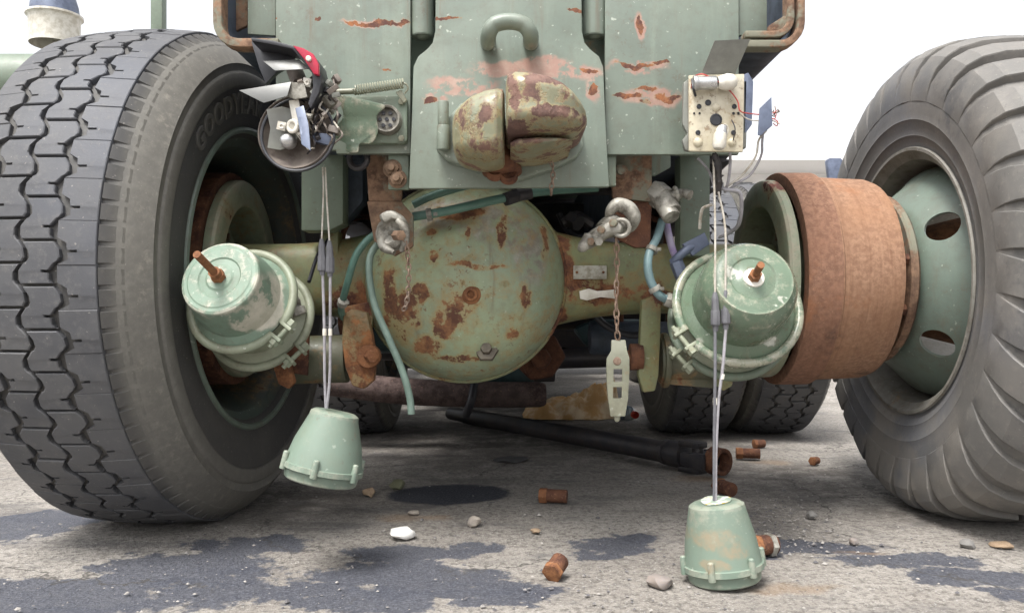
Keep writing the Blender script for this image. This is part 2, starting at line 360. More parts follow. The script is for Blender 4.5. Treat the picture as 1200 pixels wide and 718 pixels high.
M['brown_under'] = rusty('exhaust_brown', (.05, .032, .03), (.14, .10, .09), (.09, .07, .065))

def rubber(name, c1, c2, c3, blue, band=None):
    t = NT(name); old = name.startswith('grey')
    n1 = t.noise(5, 6, .65); n2 = t.noise(60, 8, .75); n3 = t.noise(2.2, 3, .5)
    col = t.mix(t.ramp(n1.outputs[0], .38, .64), c1, c2)
    col = t.mix(t.ramp(n3.outputs[0], .45, .62, 0, .7), col, blue)
    col = t.mix(t.ramp(n2.outputs[0], .50, .74, 0, .5), col, c3)
    if old:
        sm = t.noise(7, 5, .7); col = t.mix(t.ramp(sm.outputs[0], .54, .66, 0, .65), col, (.075, .076, .082)); du = t.noise(3.5, 5, .6); col = t.mix(t.ramp(du.outputs[0], .50, .66, 0, .6), col, (.27, .245, .21))
        ck = t.noise(1.0, 5, .8, stretch=(90, 90, 14)); col = t.mix(t.ramp(ck.outputs[0], .60, .68, 0, .5), col, (.08, .078, .075))
    if band:
        pr = t.n('ShaderNodeVectorMath', operation='MULTIPLY'); t.l(t.co, pr.inputs[0]); pr.inputs[1].default_value = (0, 1, 1)
        ln = t.n('ShaderNodeVectorMath', operation='LENGTH'); t.l(pr.outputs[0], ln.inputs[0]); rad_ = ln.outputs['Value']
        rad_ = t.math('ADD', rad_, t.math('MULTIPLY', t.math('SUBTRACT', n1.outputs[0], .5), .02))
        dusty = t.math('MULTIPLY', t.ramp(rad_, .424, .430), t.ramp(rad_, .512, .530, 1, 0))
        col = t.mix(t.math('MULTIPLY', dusty, .8), col, t.mix(t.ramp(n2.outputs[0], .34, .70), band, tuple(x * 1.3 for x in band)))
        scuff = t.math('MULTIPLY', t.math('MULTIPLY', t.ramp(rad_, .455, .475), t.ramp(rad_, .495, .515, 1, 0)), t.ramp(t.noise(38, 5, .75).outputs[0], .52, .72))
        col = t.mix(t.math('MULTIPLY', scuff, .5), col, (.30, .275, .23))
    sp = t.noise(170, 3, .5); col = t.mix(t.ramp(sp.outputs[0], .69, .74, 0, .55), col, (.30, .28, .25))
    t.bump(t.math('ADD', n2.outputs[0], t.math('MULTIPLY', n1.outputs[0], .6)), .35, .002)
    return t.fin(col, t.math('MULTIPLY_ADD', n2.outputs[0], .25, .5), 0, .4)
M['rub_tread'] = rubber('worn_tread_rubber', (.066, .067, .073), (.092, .091, .093), (.145, .14, .135), (.072, .078, .096))
M['rub_side'] = rubber('dusty_sidewall_rubber', (.062, .060, .058), (.085, .080, .074), (.13, .12, .105), (.055, .055, .056), (.135, .128, .112))
M['rub_old'] = rubber('grey_weathered_rubber', (.135, .13, .122), (.17, .16, .148), (.235, .215, .19), (.125, .132, .15))
M['rub_letter'] = rubber('raised_letter_rubber', (.10, .095, .085), (.13, .12, .105), (.16, .15, .13), (.09, .09, .09))

# ---------------------------------------------------------------- ground
def ground_mat():
    t = NT('stained_concrete')
    n1 = t.noise(1.6, 6, .62); n2 = t.noise(26, 9, .75); n3 = t.noise(210, 4, .7)
    col = t.mix(t.ramp(n1.outputs[0], .36, .66), (.245, .222, .197), (.345, .32, .288))
    col = t.mix(t.ramp(n2.outputs[0], .45, .72, 0, .6), col, (.17, .155, .14))
    n5 = t.noise(75, 5, .8); col = t.mix(t.ramp(n5.outputs[0], .46, .62, 0, .75), col, (.10, .09, .08))
    col = t.mix(t.ramp(n3.outputs[0], .56, .68, 0, .6), col, (.52, .51, .50)); col = t.mix(t.ramp(n3.outputs[0], .30, .44, .7, 0), col, (.09, .082, .078))
    n4 = t.noise(3.2, 8, .7, stretch=(1, 2.2, 1))                       # oily grime, random
    col = t.mix(t.ramp(n4.outputs[0], .52, .66, 0, .6), col, (.105, .10, .10))
    w1 = t.warp(.16, 7)
    def E(px, py, rx, ry, Yr=None):
        c = G(px, py); return ((c.x, c.y, 0), (rx, ry, 1))
    tar = [E(150, 690, .34, .12), E(40, 700, .26, .12), E(290, 640, .15, .09), E(215, 662, .2, .10), E(40, 612, .15, .17), E(490, 672, .20, .12), E(570, 690, .15, .09), E(450, 645, .10, .08), E(430, 705, .14, .08),
           E(520, 640, .14, .05), E(350, 690, .10, .06), E(725, 637, .11, .085), E(690, 648, .06, .05), E(950, 640, .17, .055), E(1060, 657, .17, .06), E(1150, 676, .15, .06), E(1215, 694, .10, .05), E(880, 650, .08, .04), E(630, 692, .06, .045)]
    grime_and_shade = [E(210, 606, .30, .16), E(1120, 600, .30, .16), E(350, 545, .25, .35), E(560, 500, .75, 1.3), E(300, 590, .35, .3), E(760, 520, .5, .6), E(960, 560, .4, .35)]  # oil stains under the truck; first two paint contact shade at the tyres
    gmk = t.math('MULTIPLY', t.spots(grime_and_shade, w1, .3, 1.2), t.ramp(t.noise(11, 6, .7).outputs[0], .36, .60))
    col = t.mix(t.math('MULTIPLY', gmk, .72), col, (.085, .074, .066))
    m = t.spots(tar, w1, .45, 1.25)
    m = t.math('ADD', m, t.math('MULTIPLY', t.math('SUBTRACT', n2.outputs[0], .5), 1.5))
    m = t.math('ADD', m, t.math('MULTIPLY', t.math('SUBTRACT', t.noise(8, 6, .7).outputs[0], .5), 2.6))
    tm = t.ramp(m, .40, .70)
    c = G(527, 577); pud = t.spots([((c.x, c.y, 0), (.165, .13, 1))], t.warp(.075, 11), .84, 1.02)
    tc = t.mix(t.ramp(n3.outputs[0], .42, .66), (.034, .040, .060), (.085, .093, .12))
    col = t.mix(t.math('MULTIPLY', tm, .84), col, tc)
    col = t.mix(pud, col, t.mix(t.ramp(n3.outputs[0], .45, .70), (.028, .030, .040), (.085, .088, .10)))
    rst = [E(470, 607, .08, .04), E(190, 607, .12, .05), E(500, 605, .06, .03), E(820, 560, .09, .07), E(930, 690, .10, .03), E(900, 540, .08, .06), E(1010, 645, .06, .02)]
    col = t.mix(t.math('MULTIPLY', t.spots(rst, w1, .2, 1.1), .45), col, (.24, .155, .085))
    cr = t.n('ShaderNodeTexVoronoi', feature='DISTANCE_TO_EDGE'); cr.inputs['Scale'].default_value = 1.15; t.l(t.warp(.35, 4), cr.inputs['Vector'])
    crk = t.math('MULTIPLY', t.ramp(cr.outputs['Distance'], .0, .006, 1, 0), t.ramp(n1.outputs[0], .45, .55))
    col = t.mix(t.math('MULTIPLY', crk, .85), col, (.06, .055, .05))
    t.bump(t.math('ADD', t.math('MULTIPLY', n2.outputs[0], .6), t.math('ADD', t.math('MULTIPLY', n3.outputs[0], .6), t.math('MULTIPLY', n5.outputs[0], .8))), .9, .006)
    return t.fin(col, t.math('MULTIPLY_ADD', tm, -.22, .88), 0, .35)
gm = MB()
nx = 60
xs = [-150, -40, -12, -5] + [-3 + 6 * k / nx for k in range(nx + 1)] + [5, 12, 40, 150]
ys = [-20, -4] + [0.6 + 4.4 * k / 50 for k in range(51)] + [7, 10, 16, 30, 70, 200]
def gz(x, y):
    if abs(x) > 3 or y < .6 or y > 5: return 0.0
    return 0.0016 * (math.sin(x * 7.3 + y * 3.1) + math.sin(x * 3.7 - y * 9.1) + math.sin(x * 15 + 2) * math.sin(y * 17)) - .002
gm.add([(x, y, gz(x, y)) for y in ys for x in xs], [(j * len(xs) + i, j * len(xs) + i + 1, (j + 1) * len(xs) + i + 1, (j + 1) * len(xs) + i) for j in range(len(ys) - 1) for i in range(len(xs) - 1)])
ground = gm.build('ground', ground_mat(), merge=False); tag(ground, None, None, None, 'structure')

# ---------------------------------------------------------------- truck
AY, AZ = 1.88, .535
truck = empty('truck', (0, AY, 0))
tag(truck, 'weathered green military truck seen from behind with rusty rear axle and drum', 'truck')

# --- wheels
def tyre_profile(pts_half, mirror=True):
    return [(-x, r) for x, r in pts_half][::1] + [(x, r) for x, r in reversed(pts_half)]
def settle(vs, rl, cz, bulge=.02):
    out = []
    for x, y, z in vs:
        if z < -rl + .10:
            k = max(0.0, (-z - (rl - .10)) / .12); x *= 1 + bulge * k * 2
        if z < -rl: z = -rl - (z + rl) * -0.02
        out.append((x, y, z))
    return out
def ring_pt(x, r, th): return Vector((x, -r * math.cos(th), r * math.sin(th)))   # th = 0 faces the camera
WR = random.Random(5)
def block(mb, L, Rr, rb, rt, chs=.0016):
    """L, Rr: matching lists of (theta, x) down the two long edges of one tread block"""
    n = len(L); loop = L + Rr[::-1]; m = len(loop); wear = WR.gauss(0, .0007); r_top = rt; rt = lambda x: r_top(x) + wear
    ct = sum(p[0] for p in loop) / m; cxx = sum(p[1] for p in loop) / m
    def ins(p):
        dt = (ct - p[0]); dx = (cxx - p[1]); k = math.hypot(dt * .53, dx) or 1
        return (p[0] + dt / k * chs * 1.2, p[1] + dx / k * chs * 1.2)
    vs = [ring_pt(x, rb, t) for t, x in loop] + [ring_pt(x, rt(x) - chs, t) for t, x in loop] + [ring_pt(p[1], rt(p[1]), p[0]) for p in map(ins, loop)]
    fs = []
    for k in range(m):
        k2 = (k + 1) % m
        fs.append((k, k2, m + k2, m + k)); fs.append((m + k, m + k2, 2 * m + k2, 2 * m + k))
    for k in range(n - 1):
        fs.append((2 * m + k, 2 * m + k + 1, 2 * m + (m - 2 - k), 2 * m + (m - 1 - k)))
    mb.add(vs, fs)

def road_tyre(ex=0.0):
    half = [(.132, .318), (.141, .326), (.143, .331), (.142, .335), (.149, .350), (.153, .374), (.1555, .400), (.157, .424), (.1605, .4255), (.1625, .430), (.1615, .452), (.1600, .456), (.1570, .458), (.1565, .472), (.1585, .474), (.1565, .4765), (.1515, .490), (.1475, .503), (.141, .516), (.128, .5265), (.122, .5285), (.06, .5335), (0, .5345)]
    half = [(x + ex * max(0, min(1, (.53 - r) / .05)), r) for x, r in half]
    car = MB(); prof = [(-x, r) for x, r in half] + [(x, r) for x, r in reversed(half[:-1])]
    NS = 160; vs = []; fs = []
    for (x, r) in prof:
        for k in range(NS): vs.append(ring_pt(x, r, 2 * math.pi * k / NS))
    for j in range(len(prof) - 1):
        for k in range(NS):
            k2 = (k + 1) % NS; fs.append((j * NS + k, j * NS + k2, (j + 1) * NS + k2, (j + 1) * NS + k))
    car.add(vs, fs)
    tr = MB(); N = 46; dth = 2 * math.pi / N
    rt = lambda x: .545 - .008 * (abs(x) / .125) ** 2.2
    a = .0095
    def zig(ph):
        ph %= 1.0
        for (p0, d0), (p1, d1) in zip(ZZ, ZZ[1:]):
            if p0 <= ph <= p1: return d0 + (d1 - d0) * (ph - p0) / (p1 - p0)
        return -a
    ZZ = [(0, -a), (.12, a), (.5, a * .55), (.62, -a), (1.0, -a * .55 - a * .45)]
    def edge(x0, th0, off=0.0, notch=0.0, at=.25):
        out = []
        for ph in (0.0, .03, .12, at - .035, at - .034, at + .034, at + .035, .5, .53, .62, .8, 1.0):
            x = x0 + zig(ph + off)
            if notch and at - .0345 < ph < at + .0345: x += notch
            out.append((th0 + dth * (ph + off), x))
        return out
    def trim(e, gap): return [(t + (gap if i == 0 else -gap if i == len(e) - 1 else 0), x) for i, (t, x) in enumerate(e)]
    for k in range(N):
        th = k * dth
        for (xa, xb, off, na, nb) in ((-.0565, -.0046, .06, .012, 0), (.0046, .0565, .56, 0, -.012)):
            block(tr, trim(edge(xa, th, off, na, .30), .0042), trim(edge(xb, th, off, nb, .30), .0042), .5295, rt)
        Le = edge(.0700, th, .0, .016, .30); Re = [(t, .1245) for t, x in Le]
        block(tr, Le, Re, .524, rt, .0012)
        Re = edge(-.0700, th, .5, -.016, .30); Le = [(t, -.1245) for t, x in Re]
        block(tr, Le, Re, .524, rt, .0012)
        for sgn in (-1, 1):                           # buttress lugs along the shoulder
            for q in (0, .5):
                t0 = th + dth * (q + .06); t1 = th + dth * (q + .43)
                A = [ring_pt(sgn * (.1258), .5335, t0), ring_pt(sgn * (.1258), .5335, t1), ring_pt(sgn * (.1475 + ex * .32), .5095, t1), ring_pt(sgn * (.1475 + ex * .32), .5095, t0)]
                B = [ring_pt(sgn * .1215, .5225, t0 - .01), ring_pt(sgn * .1215, .5225, t1 + .01), ring_pt(sgn * (.1445 + ex * .48), .502, t1 + .006), ring_pt(sgn * (.1445 + ex * .48), .502, t0 - .006)]
                car.add(A + B, [(0, 1, 2, 3), (0, 4, 5, 1), (1, 5, 6, 2), (2, 6, 7, 3), (3, 7, 4, 0)])
    return car, tr

def text_mesh(body, size, ext, spacing=1.0):
    cu = bpy.data.curves.new('lettering', 'FONT'); cu.body = body; cu.size = size; cu.extrude = ext; cu.bevel_depth = .0008; cu.bevel_resolution = 0; cu.offset = .0016
    cu.align_x = 'LEFT'; cu.space_character = spacing; cu.resolution_u = 5
    o = bpy.data.objects.new('lettering', cu); COL.objects.link(o)
    dg = bpy.context.evaluated_depsgraph_get(); me = bpy.data.meshes.new_from_object(o.evaluated_get(dg))
    bpy.data.objects.remove(o); bpy.data.curves.remove(cu); return me

RL = .533
car, tr = road_tyre()
car.v = settle(car.v, RL, AZ); tr.v = settle(tr.v, RL, AZ)
me_car = car.mesh('tyre', ang=50); me_tr = tr.mesh('tread', ang=25, merge=False)
car, tr = road_tyre(.03)
car.v = settle(car.v, RL, AZ); tr.v = settle(tr.v, RL, AZ)
me_car2 = car.mesh('tyre', ang=50); me_tr2 = tr.mesh('tread', ang=25, merge=False)

def wheel_left_rim(ex=0.0, k=1.0):
    rim = MB()
    prof = [(.120, .322), (.124, .3275), (.127, .326), (.126, .320), (.118, .313), (.105, .306), (.098, .292), (.06, .286), (.02, .270), (-.06, .262), (-.10, .262), (-.105, .12), (-.11, .05), (-.112, 0)]
    prof = [(x + (ex + .018 if x > 0 else 0), r * (k if x > .09 else 1)) for x, r in prof]
    rim.lathe(prof, (0, 0, 0), (1, 0, 0), 96)
    rim.lathe([(-.105, .262), (-.118 - ex, .29), (-.125 - ex, .32), (-.121 - ex, .322)], (0, 0, 0), (1, 0, 0), 96)
    return rim
def make_wheel(loc, yaw, big=False, label=None, k=1.0):
    w = empty('wheel', loc, truck, Matrix.Rotation(yaw, 3, 'Z') @ Matrix.Scale(k, 3))
    if label: w['label'] = label
    ty = link('tyre', me_car2 if big else me_car, M['rub_side'], w, True); td = link('tread', me_tr2 if big else me_tr, M['rub_tread'], w, True)
    link('rim', me_rim2 if big else me_rim, M['rimdark'], w, True)
    return w
me_rim = wheel_left_rim().mesh('rim', ang=40); me_rim2 = wheel_left_rim(.03, 1.03).mesh('rim', ang=40)
LX = -.76
wl = make_wheel((LX, AY - .005, RL), R(-5.0), True, label='wide black road tyre with zigzag grooves and deep rim beside the chamber')
fg = MB(); fg.torus((.1745, 0, 0), (1, 0, 0), .3345, .0072, 96, 8); link('rim_flange', fg.mesh('rim_flange'), M['disc'], wl, True)
# raised lettering on the inner sidewall
tm = text_mesh('GOODYEAR', .058, .0022, 1.2)
r0 = .372
wmax = max(v.co.x for v in tm.vertices)
for v in tm.vertices:
    x, y, z = v.co
    th = R(38) + (x) / (r0 + .02)
    v.co = ring_pt(.1835 + z + .001 + (r0 + y - .39) * .12, r0 + y * .98, th)
tm.shade_smooth(); tm.set_sharp_from_angle(angle=R(30))
lt = link('raised_lettering', tm, M['rub_letter'], wl, True)
# middle axle duals, same wheel
for x, sg in ((.69, 1), (.985, 1), (-.60, -1), (-.90, -1)):
    make_wheel((x, 3.22, RL * .9), 0, k=.9)

# --- right tyre: old chevron bar tread
def bar_tyre():
    half = [(.140, .294), (.150, .300), (.1535, .3045), (.152, .309), (.158, .320), (.1615, .331), (.1640, .333), (.1635, .337), (.166, .345), (.1695, .366), (.1715, .368), (.1710, .372), (.1718, .385), (.1735, .42), (.171, .4465), (.161, .471), (.146, .491), (.1245, .506), (.0905, .5175), (.045, .522), (0, .523)]
    car = MB(); prof = [(-x, r) for x, r in half] + [(x, r) for x, r in reversed(half[:-1])]
    NS = 144; vs = []; fs = []
    for (x, r) in prof:
        for k in range(NS): vs.append(ring_pt(x, r, 2 * math.pi * k / NS))
    for j in range(len(prof) - 1):
        for k in range(NS):
            k2 = (k + 1) % NS; fs.append((j * NS + k, j * NS + k2, (j + 1) * NS + k2, (j + 1) * NS + k))
    car.add(vs, fs)
    tr = MB(); N = 34; dth = 2 * math.pi / N
    path = [(.1731, .408, .0003), (.1733, .424, .0010), (.171, .4465, .003), (.161, .471, .009), (.146, .491, .0135), (.1245, .506, .0165), (.0905, .5175, .0175), (.045, .522, .019), (.006, .523, .020)]
    nrm = []
    for i, p in enumerate(path):
        q0 = path[max(0, i - 1)]; q1 = path[min(len(path) - 1, i + 1)]; dx, dr = q1[0] - q0[0], q1[1] - q0[1]; L = math.hypot(dx, dr); nrm.append((dr / L, -dx / L))
    for side in (-1, 1):
        for k in range(N):
            th0 = k * dth + (0 if side < 0 else dth / 2); vs = []; fs = []
            for i, (x, r, h) in enumerate(path):
                s = i / (len(path) - 1)
                cth = th0 + .14 * s ** 1.5 * (-1 if side < 0 else 1)
                wd = dth * (.496 - .20 * min(1, s * 1.45))
                nxx, nr = nrm[i]
                for (dt, hh) in ((-wd * (1 + .14 * s), -.006), (-wd, h - .004 * s), (-wd * .95, h), (0, h + .0006), (wd * .95, h), (wd, h - .004 * s), (wd * (1 + .14 * s), -.006)):
                    vs.append(ring_pt(side * (x + nxx * hh), r + nr * hh, cth + dt))
            n = 7
            for i in range(len(path) - 1):
                for j in range(n - 1): fs.append((i * n + j, i * n + j + 1, (i + 1) * n + j + 1, (i + 1) * n + j))
            e = (len(path) - 1) * n; fs.append(tuple(e + j for j in range(n))); fs.append(tuple(range(n - 1, -1, -1)))
            tr.add(vs, fs)
    return car, tr
car, tr = bar_tyre()
RW = .530
car.v = settle(car.v, RW, AZ, .05); tr.v = settle(tr.v, RW, AZ, .05)
RX = 1.068
wr = empty('wheel', (RX, AY + .01, RW), truck, Matrix.Rotation(R(-1.0), 3, 'Z'))
wr['label'] = 'grey weathered bar tread tyre on a green disc with round hand holes'
link('tyre', car.mesh('tyre', ang=50), M['rub_old'], wr, True)
link('tread', tr.mesh('tread', ang=20, merge=False), M['rub_old'], wr, True)
rim = MB()
rim.lathe([(-.135, .298), (-.148, .3005), (-.156, .3085), (-.1605, .3065), (-.160, .300), (-.150, .2935), (-.142, .281), (-.12, .275), (-.085, .272), (-.02, .266), (-.01, .255)], (0, 0, 0), (1, 0, 0), 96)
rim.lathe([(-.02, .262), (.10, .268), (.112, .30)], (0, 0, 0), (1, 0, 0), 64)
link('rim', rim.mesh('rim', ang=40), M['rimgrey'], wr, True)
# wheel disc: a shallow bowl with five hand holes, with real thickness
db = MB(); NA = 120; rad = [(.264, -.05), (.259, -.082), (.254, -.098), (.248, -.107), (.238, -.118), (.222, -.136), (.204, -.157), (.186, -.178), (.176, -.187), (.162, -.192), (.145, -.194), (.125, -.195), (.09, -.195)]
db.lathe([(x, r) for r, x in rad], (0, 0, 0), (1, 0, 0), 96)
dme = db.mesh('wheel_disc', ang=50, solid=-.007)
cut = MB()
for h in (31, 103, 175, 247, -41):
    c = ring_pt(-.158, .214, R(h)); ring = []
    _, u, v = frame((1, 0, 0)); rd = ring_pt(0, 1, R(h)); tg = ring_pt(0, 1, R(h) + math.pi / 2)
    nn = (Vector((-1, 0, 0)) + rd * .95).normalized(); rr_ = (rd + Vector((.95, 0, 0))).normalized()
    o = [c + nn * .06 + rr_ * (.036 * math.sin(t)) + tg * (.033 * math.cos(t)) for t in [2 * math.pi * k / 32 for k in range(32)]]
    cut.prism(o, nn * -.12)
co_ = bpy.data.objects.new('cutter', cut.mesh('cutter')); COL.objects.link(co_)
do_ = bpy.data.objects.new('disc_tmp', dme); COL.objects.link(do_)
md = do_.modifiers.new('cut', 'BOOLEAN'); md.operation = 'DIFFERENCE'; md.object = co_; md.solver = 'EXACT'
dg = bpy.context.evaluated_depsgraph_get(); dme2 = bpy.data.meshes.new_from_object(do_.evaluated_get(dg))
bpy.data.objects.remove(do_); bpy.data.objects.remove(co_)
dme2.materials.clear(); dme2.shade_smooth(); dme2.set_sharp_from_angle(angle=R(40))
link('wheel_disc', dme2, M['disc'], wr, True)
hb = MB(); hb.lathe([(.06, 0), (.06, .13), (-.02, .15), (-.14, .12)], (0, 0, 0), (1, 0, 0), 40)
link('hub', hb.mesh('hub'), M['rust_orange'], wr, True)

# --- brake drums, backing plates
def drum(sg, mat, x0, x1):
    d = MB(); s = sg
    prof = [(0, .214), (0, .238), (.006, .2405), (.070, .2405), (.074, .234), (.083, .2325), (x1 - x0 - .022, .228), (x1 - x0 - .006, .222), (x1 - x0, .208), (x1 - x0 + .002, .15), (x1 - x0 + .03, .12)]
    d.lathe(prof, (s * x0, AY, AZ), (s, 0, 0), 96)
    d.lathe([(0, .214), (.10, .21), (.10, .0)], (s * x0, AY, AZ), (s, 0, 0), 64)
    o = d.build('brake_drum', mat, truck, ang=32)
    q = MB(); q.lathe([(-.003, .2145), (-.003, .2415), (.0, .2428), (.067, .2428), (.069, .236)], (s * x0, AY, AZ), (s, 0, 0), 96); q.build('drum_band', M['rust_band'] if s > 0 else mat, o, ang=30)
    return o
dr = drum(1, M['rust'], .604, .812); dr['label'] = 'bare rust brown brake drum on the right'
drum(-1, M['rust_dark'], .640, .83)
fl = MB(); fl.lathe([(0, .12), (0, .188), (.004, .192), (.014, .192), (.02, .186), (.03, .12)], (.834, AY, AZ), (1, 0, 0), 64)
fl.build('hub_flange', M['bracket'], truck)
for k in range(10):
    t = 2 * math.pi * k / 10 + .2; c = Vector((.803, AY - .172 * math.cos(t), AZ + .172 * math.sin(t)))
    b = MB(); b.cyl(c, c + Vector((.037, 0, 0)), .013, 6); b.build('wheel_nut', M['rust_dark'], truck)
for sg, x0 in ((1, .578), (-1, .622)):
    b = MB()
    b.lathe([(.012, .226), (-.004, .2265), (-.010, .2235), (-.0125, .218), (-.013, .195), (-.013, .171), (-.011, .167), (-.006, .1645), (.03, .157), (.06, .146), (.068, .135), (.072, .0)], (sg * x0, AY, AZ), (sg, 0, 0), 80)
    bp = b.build('backing_plate', M['backing'], truck, ang=24)
    for k in range(8):
        t = 2 * math.pi * k / 8 + .3; r = .105; c = Vector((sg * (x0 + .064), AY - r * math.cos(t), AZ + r * math.sin(t)))
        q = MB(); q.cyl(c, c - Vector((sg * .02, 0, 0)), .010, 6); q.build('flange_bolt', M['bracket'], bp)

# --- axle housing (banjo) lofted along X
ax = MB(); NSX = 40; secs = []
DX = -.104
for i in range(81):
    x = -.63 + 1.22 * i / 80
    d = abs(x - DX); k = max(0.0, 1 - (d / .42)); 
    circ = math.sqrt(max(0, .226 ** 2 - d * d)) if d < .226 else 0
    blend = .080 + .115 * max(0, 1 - d / .43) ** 2.2
    hz = max(circ, blend); hy = .082 + .035 * max(0, 1 - d / .30)
    e = 3.2
    ring = []
    for j in range(NSX):
        t = 2 * math.pi * j / NSX; c, s_ = math.cos(t), math.sin(t)
        ring.append((x, AY + hy * math.copysign(abs(c) ** (2 / e), c), AZ + .0 + hz * math.copysign(abs(s_) ** (2 / e), s_)))
    secs.append(ring)
vs = [p for r_ in secs for p in r_]; fs = [(i * NSX + j, i * NSX + (j + 1) % NSX, (i + 1) * NSX + (j + 1) % NSX, (i + 1) * NSX + j) for i in range(80) for j in range(NSX)]
ax.add(vs, fs); axle = ax.build('axle_housing', M['axle'], truck, ang=45)
cov = MB(); CY = AY - .105
prof = [(0.06, .221), (0.03, .2215), (0.008, .219), (-.012, .213), (-.034, .202), (-.056, .186), (-.076, .162), (-.091, .132), (-.102, .098), (-.109, .060), (-.112, .03), (-.113, 0)]
cov.lathe(prof, (DX, CY, AZ - .008), (0, 1, 0), 96); cover = cov.build('differential_cover', M['cover'], axle, ang=40)
q = MB(); q.torus((DX, CY + .016, AZ - .008), (0, 1, 0), .2205, .0058, 96, 8); q.build('weld_rim', M['axle'], cover)
q = MB(); c = P(552, 345, 1.664); q.lathe([(0.0, .021), (-.004, .020), (-.006, .0145), (-.012, .0135), (-.013, .008), (-.006, .007), (-.006, 0)], c + Vector((0, .004, 0)), (0, 1, 0), 24); q.build('filler_plug', M['rust_orange'], cover)
q = MB(); c = P(570, 410, 1.700); q.lathe([(0.004, .026), (-.003, .024), (-.005, .013), (-.016, .0115), (-.016, .0)], c, (0, 1, -.4), 6); q.build('drain_plug', M['plug_dark'], cover)
for (x0, y0, x1, y1) in ((672, 311, 711, 327), (679, 338, 722, 351)):
    q = MB()
    if y0 < 330: q.pbox(x0, y0, x1, y1, 1.786, .006)
    else: q.pprism([(679, 341), (690, 338), (700, 341), (722, 339), (721, 350), (704, 348), (688, 352), (680, 350)], 1.786, .006)
    pl = q.build('data_plate', M['tag'] if y0 < 330 else M['white'], axle, bevel=.001)
    if y0 < 330:
        for sx in (676, 707):
            w = MB(); cc = P(sx, 319, 1.785); w.cyl(cc, cc + Vector((0, -.003, 0)), .003, 8); w.build('rivet', M['rust_orange'], pl)

# --- brake chambers
def chamber(face, ring1, ring2, rf, rb, r1, r2, mat, crisp, label):
    face, ring1, ring2 = Vector(face), Vector(ring1), Vector(ring2)
    a = (ring2 - face).normalized(); L1 = (ring1 - face).dot(a); L2 = (ring2 - face).dot(a)
    ch = empty('brake_chamber', ring2, truck); ch['label'] = label
    b = MB(); b.lathe([(-.001, 0), (-.001, .022), (.001, .026), (.0015, rf * .52), (-.0005, rf * .56), (-.0005, rf * .80), (.0006, rf * .84), (.0006, rf * .92), (.0025 if crisp else .004, rf * (.975 if crisp else .95)), (.006 if crisp else .011, rf * (1.0 if crisp else 1.03)), (.018 if crisp else .026, rf * (1.015 if crisp else 1.12)), (.05, rb * .985), (L1 - .016, rb), (L1 - .004, r1 * .93), (L1, r1 * .95)], face, a, 72)
    b.build('spring_housing', M[mat], ch, ang=14 if crisp else 30)
    b = MB(); b.lathe([(L1 + .002, r1 * .95), (L1 + .014, r1 * .88), (L1 + .03, rb * .97), (L2 - .014, rb * .97), (L2 - .004, r2 * .94), (L2 + .004, r2 * .94), (L2 + .012, rb * .95), (L2 + .05, rb * .7), (L2 + .055, 0)], face, a, 72)
    b.build('service_housing', M['mint_worn'], ch, ang=50)
    return ch, a, L1, L2, face
def clamp(ch, c, a, r, gap_dir, th=.0085, mt='mint_worn'):
    gap = (Vector(gap_dir) - a * Vector(gap_dir).dot(a)).normalized(); v = a.cross(gap)
    g0 = .12
    pts = [c + (gap * math.cos(t) + v * math.sin(t)) * r for t in [g0 + (2 * math.pi - 2 * g0) * k / 64 for k in range(65)]]
    mb = MB(); mb.tube(pts, th, 10, 1); cl = mb.build('clamp_ring', M[mt], ch)
    for sgn in (-1, 1):
        t = sgn * (g0 + .02); p = c + (gap * math.cos(t) + v * math.sin(t)) * r
        lug = MB(); lug.box(p + gap * .012, (.007, .016, .026), Matrix((v, a, gap)).transposed()); lug.build('clamp_ear', M['mint_worn'], cl, bevel=.002)
    bo = MB(); p = c + gap * (r + .013); bo.cyl(p - v * .026, p + v * .034, .0048, 10); bo.cyl(p - v * .030, p - v * .018, .009, 6); bo.cyl(p + v * .018, p + v * .027, .009, 6)
    bo.build('clamp_bolt', M['white'] if False else M['mint_worn'], cl)
c1 = chamber(P(257, 325, 1.42), P(281, 349, 1.51), P(305, 374, 1.585), .071, .080, .0985, .1005, 'mint', True, 'pale mint brake chamber with long orange stud by the road tyre')
c2 = chamber(P(883, 326, 1.42), P(868, 362, 1.52), P(853, 380, 1.59), .0755, .0885, .1125, .1095, 'mint2', False, 'green brake chamber with short rusty stud beside the rust drum')
for (ch, a, L1, L2, face), g1, g2, r1, r2 in ((c1, (1, 0, -.85), (1, 0, -1.0), .0985, .1005), (c2, (-1, 0, -.72), (-1, 0, -.85), .1145, .1105)):
    clamp(ch, face + a * L1, a, r1, g1, mt=('mint_worn' if ch is c1[0] else 'mint2')); clamp(ch, face + a * L2, a, r2, g2, mt=('mint_worn' if ch is c1[0] else 'green_frame'))
ch, a, L1, L2, face = c1
st = MB(); st.cyl(face, face - a * .012, .013, 6); st.cyl(face - a * .012, face - a * .085, .0068, 14); st.cyl(face - a * .01, face - a * .022, .0105, 12); st.build('release_stud', M['rust_orange'], ch)
ch, a, L1, L2, face = c2
w = MB(); w.lathe([(0, .019), (-.004, .018), (-.005, 0)], face, a, 28); w.build('washer', M['white'], ch)
st = MB(); st.cyl(face, face - a * .016, .0115, 6); st.cyl(face - a * .01, face - a * .048, .0065, 14); st.build('release_stud', M['rust_orange'], ch)
# fittings on the chambers
f = MB(); f.tube([P(338, 352, 1.6), P(346, 362, 1.57), P(352, 378, 1.6)], .013, 10); f.cyl(P(334, 345, 1.58), P(344, 358, 1.56), .018, 6); f.cyl(P(346, 362, 1.565), P(350, 370, 1.565), .019, 6); f.build('elbow_fitting', M['alu'], c1[0], bevel=.0015)

